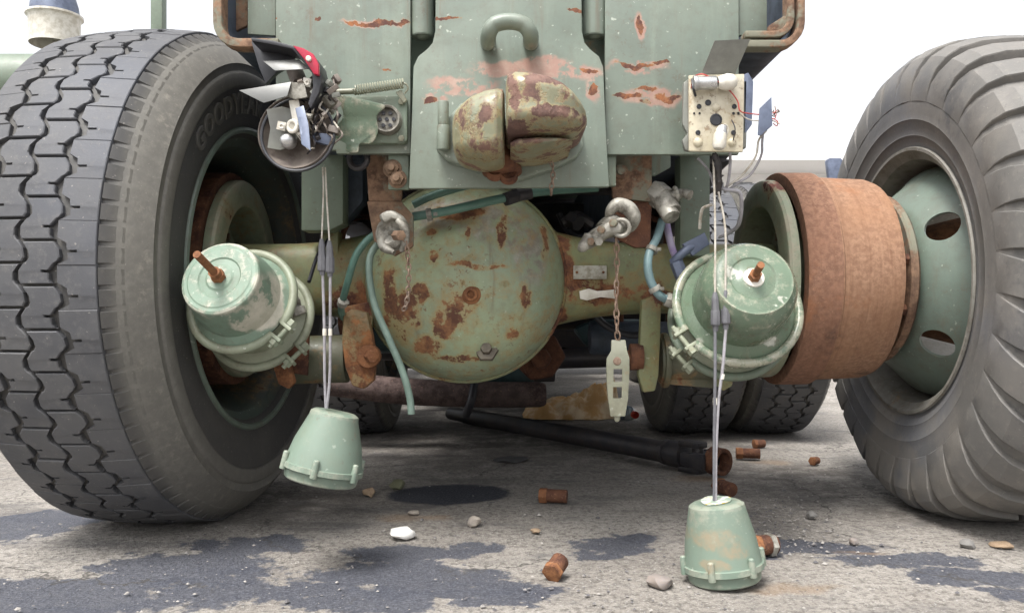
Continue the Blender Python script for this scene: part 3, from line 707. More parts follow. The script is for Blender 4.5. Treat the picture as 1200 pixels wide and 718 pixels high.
# --- slack adjusters, cam tubes, brackets by the axle
sl = MB(); Y = 1.70
sl.pprism([(402, 368), (412, 362), (430, 366), (436, 392), (440, 420), (438, 446), (426, 456), (412, 452), (404, 430), (400, 400)], Y, .028)
s1 = sl.build('slack_adjuster', M['slack'], truck, bevel=.006); 
b = MB(); c = P(433, 417, Y); b.cyl(c + Vector((0, .01, 0)), c + Vector((0, -.016, 0)), .024, 20); b.cyl(c + Vector((.002, -.012, 0)), c + Vector((.012, -.03, 0)), .013, 6); b.build('adjuster_bolt', M['rust_orange'], s1, bevel=.002)
sl = MB(); sl.pprism([(752, 352), (765, 346), (775, 352), (774, 400), (772, 440), (768, 458), (754, 460), (748, 440), (750, 400)], Y, .028)
s2 = sl.build('slack_adjuster', M['axle'], truck, bevel=.005)
b = MB(); b.cyl(P(753, 418, Y + .012), P(738, 418, Y + .012), .028, 20); b.cyl(P(738, 418, Y + .012), P(731, 418, Y + .012), .016, 6); b.build('adjuster_bolt', M['rust_dark'], s2, bevel=.002)
b = MB(); b.cyl(P(340, 422, 1.76), P(408, 420, 1.76), .052, 28); b.build('cam_tube', M['cam'], truck, bevel=.004)
b = MB(); b.cyl(P(772, 422, 1.76), P(842, 422, 1.76), .050, 28); b.cyl(P(775, 422, 1.76), P(782, 422, 1.76), .060, 28); b.build('cam_tube', M['cam'], truck, bevel=.004)
b = MB(); b.pprism([(783, 398), (845, 402), (838, 455), (780, 450)], 1.73, .012); b.build('chamber_bracket', M['cam'], truck, bevel=.002)
b = MB(); b.pprism([(322, 405), (336, 415), (345, 448), (338, 456), (326, 450), (318, 425)], 1.66, .02); b.build('push_rod_yoke', M['rust_orange'], truck, bevel=.004)
b = MB(); b.pprism([(330, 380), (362, 385), (360, 440), (335, 436)], 1.68, .012); b.build('chamber_bracket', M['rust_dark'], truck, bevel=.002)
b = MB(); b.pprism([(398, 360), (440, 352), (436, 384), (404, 392)], 1.765, .03); b.build('axle_pad', M['axle'], truck, bevel=.005)
b = MB(); b.pprism([(838, 436), (862, 432), (858, 452), (848, 458), (840, 452)], 1.7, .01); b.build('bracket_tab', M['axle'], truck, bevel=.002)

# --- rear frame
b = MB(); b.pprism([(323, -70), (481, -70), (481, 180), (394, 180), (394, 176), (323, 176)], 1.488, .014); b.build('rear_plate', M['panel'], truck, bevel=.002)
b = MB(); b.pprism([(709, -70), (866, -70), (866, 181), (709, 181)], 1.488, .014); b.build('rear_plate', M['panel'], truck, bevel=.002)
cpl = [(511, -70), (510, 36), (507, 50), (500, 58), (490, 66), (484.5, 78), (482, 150), (479, 221), (714, 219), (710, 150), (707, 78), (702, 66), (692, 58), (685, 50), (682, 36), (681, -70)]
b = MB(); b.pprism(cpl, 1.470, .014); b.build('centre_plate', M['panel'], truck, bevel=.0025)
for x in (495, 696):                                                    # round vertical tubes showing in the notches
    b = MB(); c0 = P(x, -70, 1.505); c1_ = P(x, 34, 1.505); r_ = PX(13.5, 1.5)
    b.tube([c0, c1_, P(x, 41, 1.505), P(x, 46, 1.505)], [r_, r_, r_ * .86, r_ * .3], 24, 4); b.build('vertical_tube', M['panel'], truck)
b = MB(); b.pprism([(470, 20), (726, 20), (722, 214), (474, 214)], 1.54, .012); b.build('inner_crossmember', M['green_dark'], truck, bevel=.002)
# side webs seen under the rear plates
for nm, poly, Y, mt in (('frame_web', [(428, 178), (474, 176), (470, 236), (432, 236)], 1.56, 'bracket'), ('frame_web', [(716, 178), (764, 178), (764, 236), (718, 232)], 1.56, 'bracket'),
                        ('bolted_angle', [(455, 178), (479, 178), (479, 222), (455, 222)], 1.50, 'green_frame'), ('bolted_angle', [(712, 178), (722, 178), (722, 218), (712, 218)], 1.50, 'green_frame'),
                        ('hanger_tab', [(430, 236), (470, 236), (484, 252), (484, 288), (462, 300), (438, 282)], 1.555, 'bracket'), ('hanger_tab', [(716, 234), (764, 236), (762, 290), (744, 290), (716, 276)], 1.57, 'rust_dark')):
    b = MB(); b.pprism(poly, Y, .014); b.build(nm, M[mt], truck, bevel=.002)
for x, y, Y in ((460, 198, 1.50), (726, 203, 1.55), (466, 210, 1.497)):
    b = MB(); c = P(x, y, Y); b.cyl(c, c + Vector((0, -.014, 0)), .0135, 6); b.cyl(c, c + Vector((0, -.003, 0)), .0175, 20); b.cyl(c + Vector((0, -.01, 0)), c + Vector((0, -.024, 0)), .007, 10); b.build('frame_bolt', M['bracket'], truck, bevel=.0015)
# tall green boxes hanging behind (spring hangers)
b = MB(); b.pprism([(353, 150), (402, 150), (402, 262), (386, 270), (353, 270)], 1.74, .06); b.build('spring_hanger', M['green_frame'], truck, bevel=.003)
b = MB(); b.pprism([(402, 165), (425, 165), (425, 236), (402, 262)], 1.80, .06); b.build('hanger_side', M['blue_under'], truck, bevel=.003)
b = MB(); b.pprism([(797, 150), (832, 150), (832, 300), (797, 300)], 1.74, .06); b.build('spring_hanger', M['green_frame'], truck, bevel=.003)
b = MB(); b.pprism([(764, 150), (786, 150), (786, 196), (768, 206), (764, 206)], 1.66, .012); b.build('hanger_side', M['panel'], truck, bevel=.002)
b = MB(); b.pprism([(376, 270), (396, 270), (396, 300), (376, 300)], 1.80, .05); b.build('spring_seat', M['axle'], truck, bevel=.003)

# bent bumper ends, each a folded plate running forward
def bent(sx, outer, X0, zb, rad_, Y0, Y1, th, mat, name='bumper_end', top=1.16):
    pts = [(X0, zb), (outer - rad_, zb)]
    for k in range(1, 7):
        t = -math.pi / 2 + math.pi / 2 * k / 6; pts.append((outer - rad_ + rad_ * math.cos(t), zb + rad_ + rad_ * math.sin(t)))
    pts.append((outer, top))
    inn = [(x if i < 2 else x, z) for i, (x, z) in enumerate(pts)]
    o2 = [(X0, zb + th), (outer - rad_, zb + th)]
    for k in range(1, 7):
        t = -math.pi / 2 + math.pi / 2 * k / 6; o2.append((outer - rad_ + (rad_ - th) * math.cos(t), zb + rad_ + (rad_ - th) * math.sin(t)))
    o2.append((outer - th, top))
    out = [Vector((sx * x, Y0, z)) for x, z in pts + o2[::-1]]
    b = MB(); b.prism(out, (0, Y1 - Y0, 0)); return b.build(name, M[mat], truck, bevel=.003)
Yb = 1.44
zb = P(0, 55, Yb).z
bent(1, P(944, 0, Yb).x, P(870, 0, Yb).x, zb, .045, Yb, 1.475, .013, 'bracket')
bent(1, P(932, 0, Yb).x, P(874, 0, Yb).x, P(0, 43, Yb).z, .035, Yb + .002, 1.475, .012, 'bracket')
bent(1, P(941, 0, Yb).x, P(868, 0, Yb).x, zb + .003, .045, 1.476, 1.98, .010, 'blue_under', 'side_channel')
bent(-1, -P(249, 0, Yb).x, -P(326, 0, Yb).x, P(0, 55, Yb).z, .045, Yb, 1.475, .016, 'bracket')
bent(-1, -P(252, 0, Yb).x, -P(326, 0, Yb).x, zb + .003, .045, 1.476, 1.98, .010, 'blue_under', 'side_channel')
b = MB(); b.pprism([(290, -70), (323, -70), (323, 42), (290, 40)], 1.497, .012); b.build('inner_plate', M['panel'], truck, bevel=.002)
b = MB(); b.pprism([(866, -70), (899, -70), (899, 36), (866, 42)], 1.497, .012); b.build('inner_plate', M['panel'], truck, bevel=.002)
b = MB(); b.pprism([(275, -60), (290, -60), (290, 30), (272, 38)], 1.52, .01); b.build('rust_flap', M['bracket'], truck, bevel=.002)
b = MB(); b.pprism([(901, 30), (920, 18), (926, 28), (912, 37), (901, 36)], 1.452, .012); b.build('rust_flap', M['bracket'], truck, bevel=.002)
b = MB(); b.pprism([(914, -30), (922, -30), (922, 22), (916, 26)], 1.56, .012); b.build('rust_flap', M['sheet'], truck, bevel=.002)
b = MB(); b.box((0, 4.0, 1.13), (.80, 4.9, .06)); b.build('added_deck', M['green_dark'], truck, bevel=.01)  # deck added above the rails to darken the underside
for sx in (-1, 1):
    b = MB(); b.box((sx * .37, 3.95, .93), (.075, 4.6, .27)); b.build('frame_rail', M['blue_under'], truck, bevel=.01)

# handle
b = MB(); Y = 1.47; r_ = PX(9.5, 1.4)
b.tube([P(572, 50, Y + .01), P(572, 49, 1.43), P(573, 39, 1.405), P(580, 29, 1.40), P(597, 25.5, 1.40), P(613, 29, 1.40), P(621, 39, 1.405), P(622, 49, 1.43), P(622, 50, Y + .01)], r_, 16); 
b.build('lifting_handle', M['panel'], truck)

# pintle hook
pin = empty('pintle_hook', P(600, 160, 1.45), truck); pin['label'] = 'chipped tow hook with two rusty lobes on the centre plate'
b = MB(); b.pprism([(512, 152), (511, 176), (524, 188), (560, 200), (596, 211), (612, 210), (648, 198), (676, 184), (684, 172), (684, 150), (660, 120), (540, 120)], 1.438, .032); b.build('mounting_plate', M['panel'], pin, bevel=.006, seg=3)
def loft_x(secs, Yb, e=3.0, groove=0.0, gz=.1, n=48):
    secs_ = []
    for (a0, b0, c0, d0), (a1, b1, c1, d1) in zip(secs, secs[1:]):
        for q in range(4):
            f = q / 4; secs_.append((a0 + (a1 - a0) * f, b0 + (b1 - b0) * f, c0 + (c1 - c0) * f, d0 + (d1 - d0) * f))
    secs_.append(secs[-1]); vs = []; fs = []
    for (px, yt, yb, Yf) in secs_:
        Ym = 1.285; A_ = P(px, yt, Ym); B_ = P(px, yb, Ym); yt += 5; yb -= 3; A_ = P(px, yt, Ym); B_ = P(px, yb, Ym); zc = (A_.z + B_.z) / 2; hz = abs(A_.z - B_.z) / 2; yc = (Yb + Yf) / 2; hy = (Yb - Yf) / 2
        for k in range(n):
            t = 2 * math.pi * k / n; c, s_ = math.cos(t), math.sin(t)
            y = yc - hy * math.copysign(abs(c) ** (2 / e), c); zz = math.copysign(abs(s_) ** (2 / e), s_)
            if c > 0 and groove: y += groove * math.exp(-((zz - gz) / .22) ** 2) * abs(c) ** .3
            vs.append((A_.x, y, zc + hz * zz))
    m = len(secs_)
    for i_ in range(m - 1):
        for k in range(n): fs.append((i_ * n + k, i_ * n + (k + 1) % n, (i_ + 1) * n + (k + 1) % n, (i_ + 1) * n + k))
    for o_ in (0, m - 1):
        c_ = sum((Vector(v) for v in vs[o_ * n:(o_ + 1) * n]), Vector()) / n; vs.append(c_); ci = len(vs) - 1
        for k in range(n): fs.append((o_ * n + k, o_ * n + (k + 1) % n, ci))
    b = MB(); b.add(vs, fs); return b
loft_x([(526, 128, 158, 1.36), (528, 120, 170, 1.33), (532, 114, 178, 1.305), (540, 108, 184, 1.285), (552, 102, 188, 1.265), (568, 97, 191, 1.255), (582, 95, 190, 1.25), (589, 95, 188, 1.255), (591, 99, 184, 1.27)], 1.455, 3.2, .004, -.35).build('hook_body', M['pintle'], pin, ang=45)
loft_x([(593, 92, 160, 1.245), (595, 87, 165, 1.222), (604, 86, 166, 1.21), (622, 88, 166, 1.205), (640, 92, 166, 1.205), (656, 99, 165, 1.21), (668, 107, 163, 1.222), (678, 116, 159, 1.24), (685, 124, 153, 1.265), (689, 131, 146, 1.30)], 1.44, 3.8, .008, -.12).build('hook_jaw', M['pintle'], pin, ang=45)
loft_x([(598, 160, 178, 1.275), (606, 158, 182, 1.255), (630, 158, 181, 1.245), (652, 158, 176, 1.255), (666, 158, 170, 1.275), (672, 160, 166, 1.30)], 1.44, 2.6).build('lower_jaw', M['pintle'], pin, ang=45)
b = MB(); b.pillow([(578, 150), (598, 148), (604, 178), (612, 198), (598, 206), (572, 204), (564, 196), (576, 182)], 1.45, 1.36, 3, 8); b.build('latch_neck', M['rust_dark'], pin, ang=60)
b = MB(); b.cyl(P(519.5, 119, 1.425), P(519.5, 147, 1.425), .0098, 18); b.cyl(P(519.5, 147, 1.425), P(519.5, 176, 1.425), .0115, 18); b.build('hinge_pin', M['panel'], pin, bevel=.002)
for x, y in ((580, 200), (596, 204)):
    b = MB(); c = P(x, y, 1.40); b.lathe([(-.002, .010), (-.004, .013), (.0, .016), (.01, .016)], c, (0, 1, -.6), 20); b.lathe([(-.001, 0), (-.001, .010)], c, (0, 1, -.6), 20); b.build('bolt_hole', M['rust_dark'], pin)

# chains
def chain(pts, pitch, r, wire, mat, parent, name='chain_link'):
    p = spline([Vector(q) for q in pts], 20); d = 0; acc = [p[0]]; last = p[0]
    for q in p[1:]:
        while (q - last).length >= pitch: last = last + (q - last).normalized() * pitch; acc.append(last)
    for i, (a_, b_) in enumerate(zip(acc, acc[1:])):
        mid = (a_ + b_) / 2; dr_ = (b_ - a_).normalized(); _, u, v = frame(dr_); s_ = u if i % 2 else v
        L = pitch * .62; loop = []
        for k in range(13):
            t = 2 * math.pi * k / 12; loop.append(mid + dr_ * (math.cos(t) * L + math.copysign(pitch * .05, math.cos(t))) + s_ * math.sin(t) * r)
        m_ = MB(); m_.tube(loop, wire, 6, 1, cap=False); m_.build(name, mat, parent)

# --- hoses
for nm, pts, r_, mt in (
    ('air_hose', [P(440, 274, 1.60), P(428, 284, 1.60), P(416, 302, 1.60), P(407, 332, 1.62), P(400, 360, 1.68), P(402, 372, 1.72)], .0085, 'hose'),
    ('air_hose', [P(444, 284, 1.58), P(434, 300, 1.57), P(433, 325, 1.56), P(440, 360, 1.55), P(458, 402, 1.54), P(472, 436, 1.54), P(480, 465, 1.54), P(482, 485, 1.54)], .0082, 'hosegrey'),
    ('air_hose', [P(484, 254, 1.60), P(520, 248, 1.60), P(560, 239, 1.61), P(592, 232, 1.63), P(640, 224, 1.66), P(700, 220, 1.7)], .0105, 'hose'),
    ('air_hose', [P(484, 240, 1.66), P(505, 230, 1.66), P(530, 222, 1.66), P(560, 214, 1.68)], .010, 'hose'),
    ('air_hose', [P(776, 258, 1.60), P(770, 278, 1.58), P(760, 300, 1.56), P(761, 325, 1.55), P(772, 345, 1.55), P(786, 353, 1.56)], .0098, 'hoseteal'),
    ('air_hose', [P(780, 255, 1.62), P(783, 272, 1.61), P(788, 292, 1.60), P(797, 312, 1.58), P(804, 330, 1.58)], .0085, 'purple'),
    ('air_pipe', [P(388, 270, 1.85), P(384, 282, 1.80), P(372, 300, 1.78), P(362, 330, 1.72)], .005, 'black')):
    b = MB(); b.tube(pts, r_ * .84, 14); b.build(nm, M[mt], truck)
for a_, b_, r_ in ((P(402, 352, 1.65), P(401, 357, 1.66), .0108), (P(765, 290, 1.568), P(763, 295, 1.565), .0122), (P(766, 336, 1.55), P(769, 341, 1.55), .0122), (P(500, 252, 1.60), P(506, 251, 1.60), .013)):
    q = MB(); q.cyl(a_, b_, r_, 16); q.box((a_ + b_) / 2 + Vector((r_, -r_ * .6, 0)), (.008, .006, .007)); q.build('hose_clamp', M['alu'], truck, bevel=.001)
b = MB(); b.cyl(P(592, 234, 1.625), P(606, 229, 1.64), .015, 6); b.cyl(P(606, 229, 1.64), P(622, 226, 1.65), .013, 14); b.build('hose_fitting', M['oily'], truck, bevel=.002)
b = MB(); b.tube([P(780, 350, 1.56), P(793, 355, 1.56)], .0155, 6, 1); b.cyl(P(785, 352, 1.56), P(802, 360, 1.58), .011, 12); b.build('hose_fitting', M['alu'], truck, bevel=.002)
b = MB(); b.tube([P(788, 308, 1.58), P(796, 300, 1.57), P(806, 292, 1.57), P(820, 284, 1.58)], .009, 10); b.cyl(P(792, 306, 1.575), P(803, 335, 1.58), .0135, 6); b.pprism([(800, 286), (826, 272), (832, 286), (812, 300)], 1.565, .015); b.build('check_valve', M['bluesheet'], truck, bevel=.002)

# --- coupling heads (air)
def gladhand(name, parts, mat):
    e = empty(name, parts[0][1][0] if not isinstance(parts[0][1], tuple) else parts[0][1], truck)
    return e
g1 = empty('air_coupling', P(460, 270, 1.5), truck)
b = MB(); b.lathe([(-.006, 0), (.004, .006), (.002, .013), (-.005, .021), (0, .030), (.010, .034), (.022, .030), (.034, .022), (.04, 0)], P(457, 272, 1.50), (.3, 1, -.1), 28); b.build('coupling_body', M['alu'], g1, jitter=.0008)
b = MB(); b.pillow([(444, 252), (458, 246), (472, 253), (476, 262), (462, 258), (450, 262)], 1.51, 1.475, 3, 6, 3); b.build('coupling_lip', M['alu'], g1)
b = MB(); b.tube([P(466, 258, 1.48), P(474, 268, 1.475), P(475, 282, 1.48), P(470, 294, 1.49)], [.006, .008, .007, .004], 10); b.build('coupling_arm', M['alu'], g1)
b = MB(); b.cyl(P(464, 276, 1.485), P(470, 276, 1.46), .010, 6); b.build('coupling_nut', M['bracket'], g1, bevel=.001)
b = MB(); b.tube([P(446, 280, 1.5), P(450, 290, 1.5), P(462, 296, 1.49)], [.008, .009, .005], 10); b.build('coupling_lug', M['alu'], g1)
chain([P(474, 276, 1.475), P(478, 300, 1.48), P(479, 330, 1.49), P(477, 352, 1.5), P(472, 366, 1.52)], .0105, .0042, .0014, M['chain'], g1)
g2 = empty('air_coupling', P(715, 262, 1.5), truck)
b = MB(); b.pillow([(684, 286), (690, 272), (702, 264), (712, 258), (722, 255), (734, 262), (730, 274), (714, 278), (702, 286), (690, 291)], 1.53, 1.465, 3, 8, 3); b.build('coupling_body', M['alu'], g2)
b = MB(); b.tube([P(712, 258, 1.5), P(716, 246, 1.49), P(724, 240, 1.49), P(736, 244, 1.49), P(742, 254, 1.49), P(738, 264, 1.50), P(728, 268, 1.51)], [.006, .010, .013, .014, .014, .013, .011], 14); b.build('coupling_arm', M['alu'], g2)
b = MB(); b.tube([P(690, 276, 1.475), P(684, 288, 1.47), P(680, 292, 1.48)], [.009, .011, .006], 10); b.cyl(P(697, 281, 1.48), P(702, 283, 1.455), .008, 6); b.build('coupling_lug', M['alu'], g2)
b = MB(); b.torus(P(728, 267, 1.475), (.3, 1, .2), .015, .004, 24, 8); b.build('coupling_seal', M['alu'], g2)
b = MB(); b.pillow([(700, 262), (716, 250), (730, 256), (736, 268), (724, 276), (708, 276)], 1.53, 1.478, 3, 7, 3); b.build('coupling_lip', M['alu'], g2)
for x, y in ((706, 270), (720, 262), (694, 284)):
    b = MB(); b.cyl(P(x, y, 1.475), P(x - 2, y - 1, 1.458), .0075, 6); b.build('coupling_nut', M['bracket'], g2, bevel=.001)
g3 = empty('air_valve', P(783, 240, 1.55), truck)
b = MB(); b.cyl(P(772, 226, 1.57), P(787, 250, 1.54), .021, 20); b.cyl(P(766, 224, 1.58), P(778, 234, 1.56), .026, 6); b.cyl(P(781, 244, 1.545), P(787, 255, 1.53), .017, 16); b.build('valve_body', M['alu'], g3, bevel=.003)
b = MB(); b.tube([P(782, 232, 1.56), P(794, 228, 1.55), P(800, 226, 1.55), P(809, 229, 1.54)], [.009, .010, .008, .010], 10); b.torus(P(792, 228, 1.55), (1, 0, .2), .013, .004, 20, 8); b.build('valve_arm', M['alu'], g3)

# ---------------------------------------------------------------- tail lamp, left (smashed)
Z8 = lambda pts: [(270 + x / 3.99, 30 + y / 3.99) for x, y in pts]
tl = empty('tail_lamp', P(350, 160, 1.45), truck); tl['label'] = 'smashed tail lamp with a red lens shard and bent flaps'
YL = 1.38
b = MB(); b.lathe([(-.012, .060), (-.016, .0625), (-.012, .065), (.0, .064), (.03, .05), (.032, 0)], P(349, 158, YL), (.05, 1, -.1), 48); b.lathe([(.012, 0), (.010, .035), (-.006, .056), (-.012, .060)], P(349, 158, YL), (.05, 1, -.1), 48); b.build('lamp_base', M['lampin'], tl)
b = MB(); b.torus(P(349, 158, YL - .016), (.05, 1, -.1), .062, .0028, 48, 8); b.build('lamp_bezel', M['black'], tl)
def sheet(pts, name, mat, parent, yb=None, th=.004, bev=.001, map_=Z8, Y=YL):
    pp = map_(pts); m_ = MB(); o = [P(x, y, Y) for x, y in pp]
    if yb:
        for q, d in zip(o, yb): q.y += d
    m_.prism(o, (0, th, 0)); return m_.build(name, M[mat], parent, bevel=bev)
sheet([(95, 55), (200, 70), (300, 96), (370, 122), (410, 165), (428, 240), (416, 310), (375, 388), (362, 365), (386, 285), (380, 220), (330, 160), (290, 110), (200, 90), (97, 72)], 'lamp_shell', 'black', tl, None, .06, .002, Y=1.335)
sheet([(97, 74), (200, 92), (288, 112), (300, 170), (215, 220), (165, 272), (135, 200)], 'shell_inside', 'black', tl, None, .012, .001, Y=1.385)
sheet([(288, 90), (340, 104), (388, 132), (412, 178), (413, 232), (388, 226), (366, 192), (336, 148)], 'red_lens_shard', 'red', tl, None, .012, .003, Y=1.322)
b = MB(); c = P(270 + 368 / 3.99, 30 + 158 / 3.99, 1.322); b.cyl(c, c + Vector((0, -.006, 0)), .0045, 12); b.build('lens_screw', M['white'], tl, bevel=.001)
sheet([(148, 162), (318, 155), (375, 208), (212, 216)], 'reflector_flap', 'flap', tl, [.004, .004, -.006, -.006], .003, .0008, Y=1.345)
sheet([(35, 300), (282, 260), (270, 335), (160, 366)], 'reflector_flap', 'flap', tl, [.004, .004, -.006, -.006], .003, .0008, Y=1.34)
sheet([(275, 262), (345, 270), (360, 335), (300, 345), (262, 330)], 'bracket_strip', 'alu', tl, None, .006, .001, Y=1.345)
sheet([(168, 392), (240, 378), (322, 400), (318, 500), (305, 560), (232, 582), (172, 572), (186, 480)], 'reflector_plate', 'sheet', tl, None, .004, .001, Y=1.365)
sheet([(272, 350), (318, 345), (332, 420), (352, 560), (395, 572), (360, 580), (300, 500)], 'contact_strip', 'white', tl, None, .005, .001, Y=1.352)
sheet([(302, 386), (342, 374), (372, 470), (396, 602), (346, 566), (322, 470)], 'dark_blade', 'bluesheet', tl, [0, 0, -.01, -.03, -.02, 0], .004, .001, Y=1.34)
b = MB(); b.lathe([(-.014, 0), (-.012, .007), (-.006, .0115), (0, .013), (.01, .013)], P(337, 165, 1.36), (.1, 1, 0), 20); b.build('bulb_holder', M['steel'], tl)
b = MB(); b.torus(P(343, 148, 1.35), (.4, 1, 0), .009, .0035, 20, 8); b.cyl(P(343, 148, 1.352), P(345, 148, 1.37), .009, 14); b.build('bulb_socket', M['white'], tl)
for x, y in ((330, 148), (360, 97)):
    b = MB(); b.box(P(x, y, 1.352), (.014, .006, .014), Matrix.Rotation(.2, 3, 'Y')); b.torus(P(x, y, 1.348), (0, 1, 0), .0036, .0016, 12, 6); b.build('clip', M['white'], tl, bevel=.001)
random.seed(11)
for k in range(58):
    x = random.uniform(352, 396); y = random.uniform(92, 162)
    if k < 34:
        b = MB(); b.box(P(x, y, random.uniform(1.345, 1.39)), (random.uniform(.007, .022), random.uniform(.006, .015), random.uniform(.006, .016)), Matrix.Rotation(random.uniform(-1, 1), 3, 'Y') @ Matrix.Rotation(random.uniform(-.8, .8), 3, 'X')); b.build('broken_piece', random.choice([M['lampin'], M['alu'], M['oily'], M['sheet'], M['lampin']]), tl, bevel=.001)
    else:
        b = MB(); b.tube([P(x, y, 1.37), P(x + random.uniform(-8, 8), y + random.uniform(5, 14), 1.35), P(x + random.uniform(-14, 10), y + random.uniform(14, 28), 1.38)], .0016, 6); b.build('torn_wire', random.choice([M['wirelight'], M['oily'], M['lampin']]), tl)
b = MB(); b.cyl(P(360, 95, 1.40), P(392, 130, 1.42), .018, 14); b.cyl(P(345, 82, 1.41), P(352, 100, 1.38), .014, 14); b.build('inner_barrel', M['lampin'], tl)
b = MB(); b.pprism(Z8([(380, 500), (470, 505), (478, 530), (460, 560), (390, 540)]), 1.36, .02); b.build('lower_clip', M['bluesheet'], tl, bevel=.001)

# trailer socket on the left rear plate
ts = empty('trailer_socket', P(440, 165, 1.47), truck)
b = MB(); b.pprism([(404, 112), (474, 112), (477, 116), (477, 164), (473, 168), (404, 168)], 1.466, .02); b.build('socket_flange', M['green_frame'], ts, bevel=.003)
c = P(454, 141, 1.462)
b = MB(); b.lathe([(.004, .027), (-.010, .0255), (-.014, .0235), (-.013, .0205), (-.004, .020), (-.004, 0)], c, (0, 1, 0), 40); b.build('socket_barrel', M['alu'], ts)
for k in range(7):
    t = k * 2 * math.pi / 6; o = Vector((math.cos(t), 0, math.sin(t))) * .0125 if k < 6 else Vector()
    b = MB(); b.cyl(c + o + Vector((0, -.002, 0)), c + o + Vector((0, -.0085, 0)), .0034, 10); b.build('contact_pin', M['black'], ts)
b = MB(); oc = [Vector((x, y, 0)) for x, y in Z8([(488, 322), (560, 332), (690, 362), (722, 380), (684, 420), (690, 490), (660, 548), (604, 552), (594, 592), (540, 586), (540, 552), (482, 522), (474, 492), (528, 420)])]
oc = spline(oc + oc[:1], 4)[:-1]; b.prism([P(q.x, q.y, 1.432 + .012 * math.sin((q.x - 390) / 60 * 3) - .008 * math.cos((q.y - 110) / 60 * 4)) for q in oc], (0, .006, 0))
b.build('socket_cover', M['mint2'], ts, bevel=.002)
a_ = P(415, 106, 1.45); b_ = P(473, 98, 1.45); sp = []; d_ = (b_ - a_); _, u, v = frame(d_)
for k in range(0, 20 * 14 + 1):
    t = k / (20 * 14); th = t * 20 * 2 * math.pi; sp.append(a_ + d_ * t + (u * math.cos(th) + v * math.sin(th)) * .0078)
b = MB(); b.tube(sp, .0016, 6, 1); b.tube([b_, P(476, 99, 1.45), P(478, 104, 1.452), P(474, 110, 1.455)], .0018, 6); b.build('cover_spring', M['lug'], ts)
b = MB(); b.cyl(P(390, 108, 1.45), P(417, 107, 1.45), .0052, 12); b.build('spring_rod', M['lug'], ts)
for x, y in ((470, 119), (470, 162), (408, 164)):
    b = MB(); b.cyl(P(x, y, 1.467), P(x, y, 1.458), .006, 6); b.build('flange_bolt', M['lug'], ts, bevel=.001)
b = MB(); b.pprism(Z8([(770, 310), (800, 300), (826, 350), (810, 362)]), 1.455, .008); b.build('spring_hook', M['lug'], ts, bevel=.002)
# trailing bracket under the socket
b = MB(); b.torus(P(420, 186, 1.52), (.2, 1, 0), .018, .006, 20, 8); b.build('cable_ring', M['oily'], truck)

# ---------------------------------------------------------------- tail lamp, right (open base plate)
ZR = lambda pts: [(790 + x / 3.78, 40 + y / 3.78) for x, y in pts]
tr_ = empty('tail_lamp', P(840, 130, 1.45), truck); tr_['label'] = 'opened tail lamp base with cream plate, bare bulbs and loose wires'
YR = 1.40
sheet([(66, 182), (312, 176), (306, 522), (66, 518)], 'base_plate', 'cream', tr_, None, .008, .002, ZR, YR)
sheet([(42, 215), (75, 190), (75, 520), (48, 512), (36, 470), (60, 440), (38, 400)], 'box_side', 'sheet', tr_, None, .012, .002, ZR, YR + .012)
sheet([(306, 180), (330, 170), (352, 210), (346, 400), (306, 455)], 'box_side', 'bluesheet', tr_, None, .03, .002, ZR, YR + .012)
b = MB(); b.pprism(ZR([(72, 200), (330, 200), (322, 505), (72, 505)]), YR + .012, .022); b.build('lamp_box', M['sheet'], tr_, bevel=.004)
sheet([(160, 55), (316, 48), (270, 178), (120, 178)], 'shade_flap', 'sheet', tr_, [-.03, -.03, 0, 0], .003, .0006, ZR, YR - .005)
for x, y, r_ in ((185, 325, 20), (105, 480, 22), (256, 480, 20)):
    b = MB(); b.lathe([(-.006, 0), (-.005, .5 * r_ * .00039), (-.003, .85 * r_ * .00039), (.0, r_ * .00039)], P(790 + x / 3.78, 40 + y / 3.78, YR), (0, 1, 0), 20); b.build('rivet', M['cream'], tr_)
for x, y, r_ in ((150, 305, 11), (110, 322, 9), (266, 322, 9), (105, 437, 9), (262, 437, 9), (185, 380, 22), (88, 352, 4), (112, 352, 4), (262, 352, 5), (284, 352, 5)):
    b = MB(); cc = P(790 + x / 3.78, 40 + y / 3.78, YR); r2 = r_ * .00039; b.lathe([(-.0012, r2 * 1.25), (-.0018, r2), (-.0008, r2 * .92), (-.0008, 0)], cc, (0, 1, 0), 16); b.build('plate_hole', M['black'], tr_)
b = MB(); b.cyl(P(813, 98, YR - .015), P(839, 97, YR - .015), .0115, 20); b.cyl(P(812, 98, YR - .015), P(818, 98, YR - .015), .013, 20); b.build('bulb_socket', M['steel'], tr_, bevel=.0015)
b = MB(); b.lathe([(0, .009), (.006, .012), (.016, .0145), (.026, .013), (.032, .007), (.034, 0)], P(841, 97, YR - .015), (1, 0, .05), 24); b.build('glass_bulb', M['white'], tr_)
b = MB(); b.lathe([(-.006, .005), (0, .0085), (.006, .009), (.008, .011), (.028, .0118), (.034, .008), (.035, 0)], P(845, 152, YR - .02), (-.15, -.1, -1), 24); b.build('bulb', M['white'], tr_)
b = MB(); b.lathe([(0, .0065), (.012, .0085), (.016, .0085)], P(847, 148, YR - .02), (-.15, -.1, -1), 20); b.build('bulb_cap', M['steel'], tr_)
W3 = lambda pts, Y: [P(790 + x / 3.78, 40 + y / 3.78, Y + d) for x, y, d in pts]
